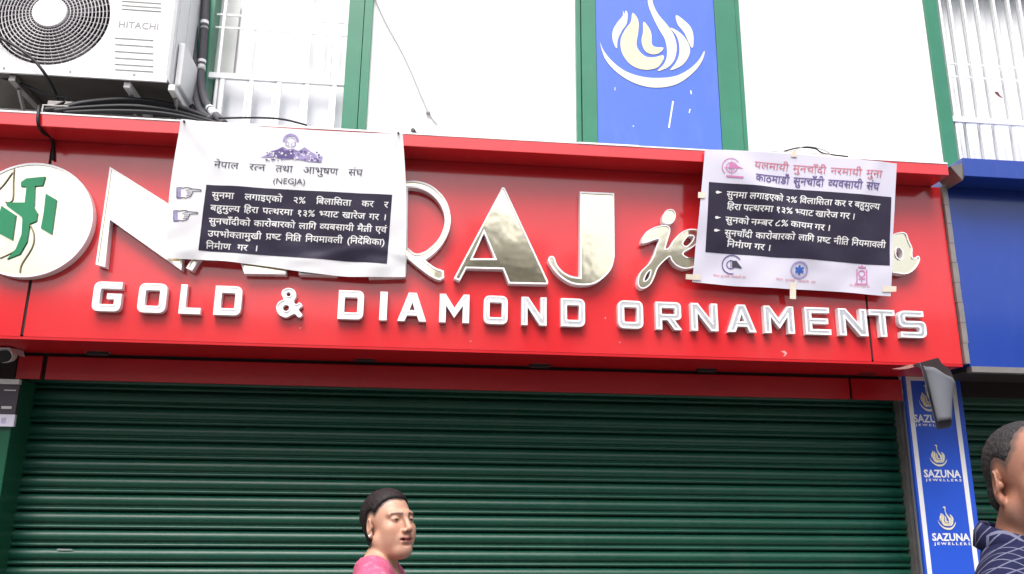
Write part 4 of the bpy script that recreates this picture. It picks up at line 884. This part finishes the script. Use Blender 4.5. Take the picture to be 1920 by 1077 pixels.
def person(kind, loc, yaw, E, head_yaw, head_pitch, label):
    """built facing +y, feet at the origin, eyes at height E"""
    woman = kind == 'woman'; k = E/(1.468 if woman else 1.480); kh = E/1.455 if woman else E/1.455*0.90
    root = thing('person', loc, label, 'person'); root.rotation_euler = (0, 0, yaw)
    hr = Matrix.Rotation(head_yaw, 3, 'Z') @ Matrix.Rotation(head_pitch, 3, 'X'); HC = Vector((0, 0.012, E))
    Rm = [[hr[j][i] for i in range(3)] for j in range(3)]; Rn = np.array(Rm)
    H = lambda p: tuple(HC+hr@Vector(p)*kh)
    he = lambda c, r, tilt=None: ell(H(c), [q*kh for q in r], [[(hr@tilt)[j][i] for i in range(3)] for j in range(3)] if tilt is not None else Rm)
    hc = lambda a, b, ra, rb=None: cap(H(a), H(b), ra*kh, (rb if rb is not None else ra)*kh)
    B = lambda p: tuple(q*k for q in p)
    xs = axis_grid(-.36, .36, [(-.125, .125, .0028)], 0, .008); ys = axis_grid(-.22, .24, [(-.14, .145, .0028)], 0, .008)
    zs = axis_grid(-.02, E+.16, [(E-.30, E+.16, .0028), (.62*k, .82*k, .005)], 0, .009)
    g = lambda: Field(xs, ys, zs)
    def torso(F, o=0.0, arms=1.0):
        u = lambda t_, kk=.04: F.put(*t_, k=kk)
        u(ell(B((0, 0, 1.15)), B((.150+o, .098+o, .18+o)))); u(ell(B((0, .012, .98)), B((.138+o, .105+o, .17+o)))); u(ell(B((0, -.008, .85)), B((.165+o, .118+o, .14+o))))
        for s_ in (-1, 1):
            u(cap(B((s_*.05, -.025, 1.325)), B((s_*.155, -.01, 1.265)), (.046+o)*k, (.058+o)*k))
            if woman: u(ell(B((s_*.065, .075, 1.13)), B((.06+o, .05+o, .06+o))))
            A_, B_, C_ = (s_*.178, -.012, 1.255), (s_*.228, -.04, 1.0), (s_*.240, .04, .79)
            u(cap(B(A_), B(B_), (.047+o)*k, (.037+o)*k), .03)
            if arms >= 1: u(cap(B(B_), B(C_), (.036+o)*k, (.026+o)*k), .012)
    def legs(F, o=0.0, low=0.08):
        for s_ in (-1, 1):
            a_, b_, c = (s_*.085, -.005, .82), (s_*.088, .02+s_*.05, .45), (s_*.085, -.02+s_*.09, .085)
            F.put(*cap(B(a_), B(b_), (.085+o)*k, (.056+o)*k), k=.03); F.put(*cap(B(b_), B(c), (.056+o)*k, (.038+o)*k), k=.02)
    F = g(); torso(F); legs(F)
    for s_ in (-1, 1):
        F.put(*cap(B((s_*.085, -.03+s_*.09, .04)), B((s_*.092, .13+s_*.09, .028)), .036*k, .030*k), k=.02)
        w_ = (s_*.240, .04, .79); F.put(*ell(B((s_*.243, .052, .735)), B((.017, .040, .052))), k=.015)
        for i, (dy, ln) in enumerate(((.030, .070), (.010, .080), (-.010, .074), (-.028, .058))):
            p0 = (s_*.243, .052+dy, .70); p1 = (s_*.241, .056+dy*1.1, .70-ln*.55); p2 = (s_*.230, .060+dy*1.1, .70-ln)
            F.put(*cap(B(p0), B(p1), .0088*k, .008*k), k=.004); F.put(*cap(B(p1), B(p2), .008*k, .0068*k), k=.004)
        F.put(*cap(B((s_*.240, .085, .755)), B((s_*.232, .108, .715)), .011*k, .009*k), k=.006); F.put(*cap(B((s_*.232, .108, .715)), B((s_*.226, .108, .688)), .009*k, .0075*k), k=.004)
    # neck and head
    nw = .050 if woman else .058
    F.put(*cap(H((0, -.025, -.07)), B((0, -.03, 1.285)), nw*k, (nw+.010)*k), k=.03)
    u = lambda t_, kk=.02: F.put(*t_, k=kk*k)
    cut = lambda t_, kk=.006: F.put(*t_, k=kk*k, op='s', mrg=.03)
    u(he((0, -.018, .026), (.073, .092, .080)), .02); u(he((0, .030, -.045), (.058, .058, .082)), .03); u(hc((0, .064, -.100), (0, .060, -.098), .020), .03)
    fat = .000 if woman else .0
    for s_ in (-1, 1):
        u(hc((s_*.054, .000, -.062), (s_*.016, .062, -.102), .016+fat, .015), .03); u(he((s_*.040, .056, -.030), (.024, .022, .022)), .02)
        u(he((s_*.036, .048, -.058), (.024, .026, .028)), .02)
        u(hc((s_*.010, .082, .018), (s_*.046, .062, .018), .010, .009), .016)
        cut(he((s_*.033, .094, -.001), (.019, .017, .011)), .012)
        u(he((s_*.032, .070, -.001), (.0150, .0130, .0115)), .006); cut(he((s_*.032, .086, -.0025), (.0120, .008, .0026)), .002)
    u(hc((0, .086, .010), (0, .106, -.034), .0075, .0105), .012)
    for s_ in (-1, 1): u(he((s_*.0125, .094, -.040), (.0085, .011, .0075)), .006); cut(he((s_*.0075, .101, -.0475), (.0035, .005, .003)), .002)
    u(he((0, .076, -.066), (.030, .018, .022)), .015)
    u(hc((-.020, .082, -.0655), (0, .092, -.0625), .0055), .006); u(hc((.020, .082, -.0655), (0, .092, -.0625), .0055), .006); u(hc((-.016, .083, -.0735), (.016, .083, -.0735), .0065), .006)
    cut(hc((-.024, .089, -.0690), (.024, .089, -.0690), .0042), .003); cut(he((0, .091, -.086), (.018, .006, .005)), .006)
    for s_ in (-1, 1):
        til = (Matrix.Rotation(s_*R(-22 if woman else -36), 3, 'Z') @ Matrix.Rotation(R(-10), 3, 'X'))
        u(he((s_*.078, -.014, -.016), (.0075, .0185, .031), til), .006); u(he((s_*.076, -.008, -.043), (.006, .010, .012), til), .006)
        cut(he((s_*.086, -.010, -.012), (.006, .010, .019), til), .004); u(he((s_*.078, .000, -.016), (.005, .005, .008)), .004)
    v, f = F.mesh()
    def hreg(lx, ly, lz):                  # negative where hair grows (head coordinates)
        ax_ = np.abs(lx); wob = (.0006 if woman else .0012)*(np.sin(lx*130+lz*90)+np.sin(lx*260-lz*200))
        if woman:      # hairline: high on the forehead, down the temple, behind the ear
            front = (ly-np.where(lz > .0, -.004+.80*lz+.014*np.exp(-(ax_/.03)**2)*(lz > .05), -.030))*.78+wob; low = -(lz+.085)
        else:          # receding and close cropped
            front = (ly-np.where(lz > .0, np.minimum(.004+.55*lz, .030-.15*np.clip(lz-.06, 0, 1)), -.026+.3*lz))*.85+wob*.7; low = -(lz+.070)
        ear = np.sqrt((ax_-.08)**2*.2+(ly+.010)**2+((lz+.012)*.62)**2)-.024
        return np.maximum(np.maximum(front, low), -ear)
    # skin colours by place on the face: lips, brows, faint warm cheeks, grey stubble
    q = (v-np.array(HC))@Rn/kh
    base = np.array((.48, .265, .185) if woman else (.31, .14, .092)); cols = np.tile(base, (len(v), 1))
    def blend(w_, c): nonlocal cols; w_ = np.clip(w_, 0, 1)[:, None]; cols = cols*(1-w_)+np.array(c)*w_
    gs = lambda c, r: np.exp(-(((q-np.array(c))/np.array(r))**2).sum(1))
    for s_ in (-1, 1):
        blend(.30*gs((s_*.042, .07, -.035), (.025, .03, .02)), base*np.array((1.05, .72, .68)))
        br = 1.6*np.exp(-((q[:, 2]-(.0185-.10*np.abs(np.abs(q[:, 0])-.030)+0*q[:, 2]))/.0042)**2)*(np.abs(np.abs(q[:, 0])-.031) < .019)*(q[:, 1] > .045); blend(br*.55*(np.sign(q[:, 0]) == s_), (.05, .03, .028))
        blend(.9*np.exp(-((q[:, 2]+.0015)/.0042)**2-((np.abs(q[:, 0])-.032)/.0160)**4)*(q[:, 1] > .055)*(np.sign(q[:, 0]) == s_)*.75, base*.25)  # eye shadow painted dark into the lid slits
        blend(.25*gs((s_*.034, .08, -.016), (.014, .03, .005)), base*.7)
    blend(1.3*np.exp(-(q[:, 0]/.023)**4-((q[:, 2]+.069)/.0085)**2)*(q[:, 1] > .065), (.30, .075, .075) if woman else (.24, .10, .085))
    blend(.7*gs((.0, .088, .0), (.05, .02, .0))*0, base)
    if not woman: blend(.35*(q[:, 2] < -.045)*(q[:, 1] > .0)*(q[:, 2] > -.125)*np.clip((-.045-q[:, 2])/.02, 0, 1), (.17, .10, .08))
    hr_ = hreg(q[:, 0], q[:, 1], q[:, 2]); blend(np.clip(.5-hr_/.007, 0, 1)*(np.abs(q[:, 0]) < .0765)*(q[:, 2] > -.10)*(.92 if woman else .75), (.022, .014, .014) if woman else (.05, .04, .038))
    blend(.9*np.exp(-((q[:, 2]+.069)/.0030)**2-(q[:, 0]/.025)**6)*(q[:, 1] > .055), (.07, .015, .015))
    nz = rng.normal(0, .02, (len(v), 1)); cols = np.clip(cols*(1+nz), 0, 1)
    skin = mat('skin_warm' if woman else 'skin_tan', base, 0.48, attr='skin', var=.18, scale=22, bump=0.06, bscale=220)
    sb = skin.node_tree.nodes['Principled BSDF']; sb.inputs['Subsurface Weight'].default_value = 0.12; sb.inputs['Subsurface Radius'].default_value = (.012, .005, .003); sb.inputs['Subsurface Scale'].default_value = 0.6
    smesh('body', v, f, skin, root, cols)
    # eyes
    for s_ in (-1, 1):
        bm = bmesh.new(); bmesh.ops.create_uvsphere(bm, u_segments=16, v_segments=12, radius=.0122*kh); me = bpy.data.meshes.new('eye'); bm.to_mesh(me); bm.free()
        me.materials.append(M['eye']); o = bpy.data.objects.new('eye', me); COL.objects.link(o); o.parent = root; o.location = H((s_*.032, .0700, -.0015))
        for p in me.polygons: p.use_smooth = True
    # hair
    F2 = g(); off = .0125 if woman else .0050
    F2.put(*he((0, -.018, .026), (.073+off, .092+off, .080+off)), k=.001)
    if woman:
        F2.put(*he((0, -.055, -.035), (.056, .040, .050)), k=.02*k); F2.put(*he((0, -.085, -.058), (.032, .026, .030)), k=.012*k)
    else: F2.put(*he((0, -.055, -.035), (.064, .048, .050)), k=.02*k)
    X, Yy, Z = np.meshgrid(F2.ax[0], F2.ax[1], F2.ax[2], indexing='ij')
    lx_ = [(Rn[0][i]*(X-HC[0])+Rn[1][i]*(Yy-HC[1])+Rn[2][i]*(Z-HC[2]))/kh for i in range(3)]
    region = hreg(*lx_); dd = np.clip(-region, 0, 1); taper = (.011 if woman else .006)*np.exp(-dd/(.016 if woman else .012)); region = region*kh
    strand = (.0009 if woman else .0008)*np.sin(lx_[0]*520+lx_[2]*260+8*np.sin(lx_[1]*40))*np.sin(lx_[1]*60+lx_[2]*310)
    h = np.clip(0.5-0.5*(F2.d-region)/(.010*k), 0, 1); F2.d = (F2.d*(1-h)+region*h+.010*k*h*(1-h)+strand+taper*kh).astype(np.float32)
    del X, Yy, Z, lx_, region, strand, h, dd, taper
    v, f = F2.mesh(); smesh('hair', v, f, M['hair_dark' if woman else 'hair_grey'], root)
    # clothes
    F3 = g(); torso(F3, .008 if woman else .012)
    if woman: F3.put(*cap(B((0, .0, .86)), B((0, .0, .62)), .165*k, .20*k), k=.05)
    F3.put(*cap(B((0, -.02, 1.28 if woman else 1.30)), B((0, -.02, 1.29 if woman else 1.34)), (.085 if woman else .075)*k), k=.03)
    if woman: F3.put(*cap(B((0, -.005, 1.312)), B((0, .02, 1.50)), .082*k, .13*k), k=.012, op='s'); F3.put(*cap(B((0, .06, 1.32)), B((0, .13, 1.22)), .070*k, .02*k), k=.012, op='s')
    else: F3.put(*cap(B((0, -.015, 1.352)), B((0, .0, 1.52)), .064*k, .085*k), k=.008, op='s'); F3.put(*cap(B((0, .075, 1.34)), B((0, .11, 1.28)), .038*k, .012*k), k=.008, op='s')
    zz = F3.ax[2][None, None, :]; F3.d = np.maximum(F3.d, (.60 if woman else .78)*k-zz)
    if woman:      # elbow-length sleeves
        xx = np.abs(F3.ax[0])[:, None, None]; F3.d = np.maximum(F3.d, np.minimum(xx-.196*k, 1.03*k-zz))
    fo = (.0022*np.sin(60*F3.ax[0][:, None, None]+25*zz)*np.sin(30*zz+40*F3.ax[1][None, :, None])).astype(np.float32); F3.d = F3.d+fo
    v, f = F3.mesh(); top = smesh('kurta' if woman else 'shirt', v, f, M['pink_cloth'] if woman else M['check_cloth'], root)
    if not woman:
        b = MB(); n = 40; vv = []
        for i in range(n+1):
            a_ = R(115+310*i/n); fr_o = 1.0
            for dr, dz in ((.0, .0), (-.004, .030), (.002, .036), (.012, .020), (.016, -.006), (.010, -.010)):
                drop = -.020*math.sin(a_); vv.append(((.074+dr)*math.cos(a_)*k, (-.018+(.072+dr)*math.sin(a_))*k, (1.350+dz+drop)*k))
        b.add(vv, [(i*6+j, i*6+(j+1) % 6, (i+1)*6+(j+1) % 6, (i+1)*6+j) for i in range(n) for j in range(6)])
        me = bpy.data.meshes.new('collar'); me.from_pydata(b.v, [], b.f); me.materials.append(M['check_cloth']); o = bpy.data.objects.new('collar', me); COL.objects.link(o); o.parent = top
        for p in me.polygons: p.use_smooth = True
    F4 = g(); legs(F4, .014); F4.put(*ell(B((0, -.008, .85)), B((.172, .125, .12))), k=.03)
    F4.d = np.maximum(F4.d, np.maximum(.07*k-zz, zz-.93*k)); v, f = F4.mesh(); smesh('trousers', v, f, M['trouser_cloth'], root)
    F5 = g()
    for s_ in (-1, 1): F5.put(*cap(B((s_*.085, -.035+s_*.09, .042)), B((s_*.094, .140+s_*.09, .036)), .045*k, .038*k), k=.02); F5.put(*cap(B((s_*.085, -.03+s_*.09, .06)), B((s_*.085, -.03+s_*.09, .085)), .043*k), k=.01)
    F5.d = np.maximum(F5.d, np.maximum(.001-zz, zz-.095*k)); v, f = F5.mesh()
    sh_ = v[:, 0] < 0; fs = sh_[f[:, 0]]
    for s_ in (True, False):
        ff = f[fs == s_]; uq, iv = np.unique(ff, return_inverse=True); smesh('shoe', v[uq], iv.reshape(ff.shape), M['dark'], root)
    if woman:
        for s_ in (-1, 1):
            bm = bmesh.new(); bmesh.ops.create_uvsphere(bm, u_segments=10, v_segments=8, radius=.005*k); me = bpy.data.meshes.new('earring'); bm.to_mesh(me); bm.free()
            me.materials.append(M['chrome']); o = bpy.data.objects.new('earring', me); COL.objects.link(o); o.parent = root; o.location = H((s_*.083, -.006, -.046))
    return root
M['eye'] = mat('eye_dark', (0.05, 0.03, 0.025), 0.1)
M['hair_dark'] = mat('hair_dark', (0.014, 0.009, 0.010), 0.62, spec=0.25, var=0.6, scale=60, stretch=(1, .25, 1), bump=0.15, bscale=160)
M['hair_grey'] = mat('hair_greying', (0.030, 0.027, 0.028), 0.65, spec=0.2, var=0.7, scale=160, stretch=(1, 1, .35), bump=0.6, bscale=240)
M['pink_cloth'] = mat('pink_cloth', (0.46, 0.075, 0.16), 0.8, var=0.35, scale=22, bump=0.3, bscale=60, dirt=0.75, dirtcol=(0.62, 0.36, 0.46))
for _n in M['pink_cloth'].node_tree.nodes:
    if _n.type == 'MAPPING' and abs(_n.inputs['Scale'].default_value[2]-0.8) < .01: _n.inputs['Scale'].default_value = (14, 14, 14)
M['trouser_cloth'] = mat('trouser_cloth', (0.05, 0.05, 0.06), 0.8, var=.2)
def check():
    m = mat('navy_check', (0.011, 0.012, 0.045), 0.85, spec=0.15, var=0.3, scale=40, bump=0.15, bscale=300); n = m.node_tree; b = n.nodes['Principled BSDF']
    src = b.inputs['Base Color'].links[0].from_socket; tc = n.nodes.new('ShaderNodeTexCoord'); sp_ = n.nodes.new('ShaderNodeSeparateXYZ')
    mp = n.nodes.new('ShaderNodeMapping'); mp.inputs['Rotation'].default_value = (R(-42), R(10), 0); n.links.new(tc.outputs['Object'], mp.inputs[0]); n.links.new(mp.outputs[0], sp_.inputs[0]); prev = None
    for ax in ('X', 'Z'):
        a = n.nodes.new('ShaderNodeMath'); a.operation = 'MULTIPLY'; a.inputs[1].default_value = 1/0.023; n.links.new(sp_.outputs[ax], a.inputs[0])
        fr = n.nodes.new('ShaderNodeMath'); fr.operation = 'FRACT'; n.links.new(a.outputs[0], fr.inputs[0])
        lt = n.nodes.new('ShaderNodeMath'); lt.operation = 'LESS_THAN'; lt.inputs[1].default_value = 0.12; n.links.new(fr.outputs[0], lt.inputs[0])
        if prev is None: prev = lt
        else:
            mx = n.nodes.new('ShaderNodeMath'); mx.operation = 'MAXIMUM'; n.links.new(prev.outputs[0], mx.inputs[0]); n.links.new(lt.outputs[0], mx.inputs[1]); prev = mx
    f = n.nodes.new('ShaderNodeMath'); f.operation = 'MULTIPLY'; f.inputs[1].default_value = 0.36; n.links.new(prev.outputs[0], f.inputs[0])
    mc = n.nodes.new('ShaderNodeMix'); mc.data_type = 'RGBA'; n.links.new(f.outputs[0], mc.inputs[0]); n.links.new(src, mc.inputs[6]); mc.inputs[7].default_value = (0.32, 0.34, 0.46, 1); n.links.new(mc.outputs[2], b.inputs['Base Color'])
    return m
M['check_cloth'] = check()
def facing(ax, ay): return math.atan2(-ax, ay)
q = P(724, 979, 3.14); wy = facing(.99, -.12)
person('woman', (q.x, q.y, 0), wy, q.z, facing(.64, -.77)-wy, R(8), 'woman with dark tied back hair and pink top walking past the green shutter')
q = P(1934, 896, 1.52); my = facing(.62, -.78)
person('man', (q.x, q.y, 0), my, q.z, facing(-.04, -.999)-my, R(3), 'man with receding greying hair in a navy checked shirt')
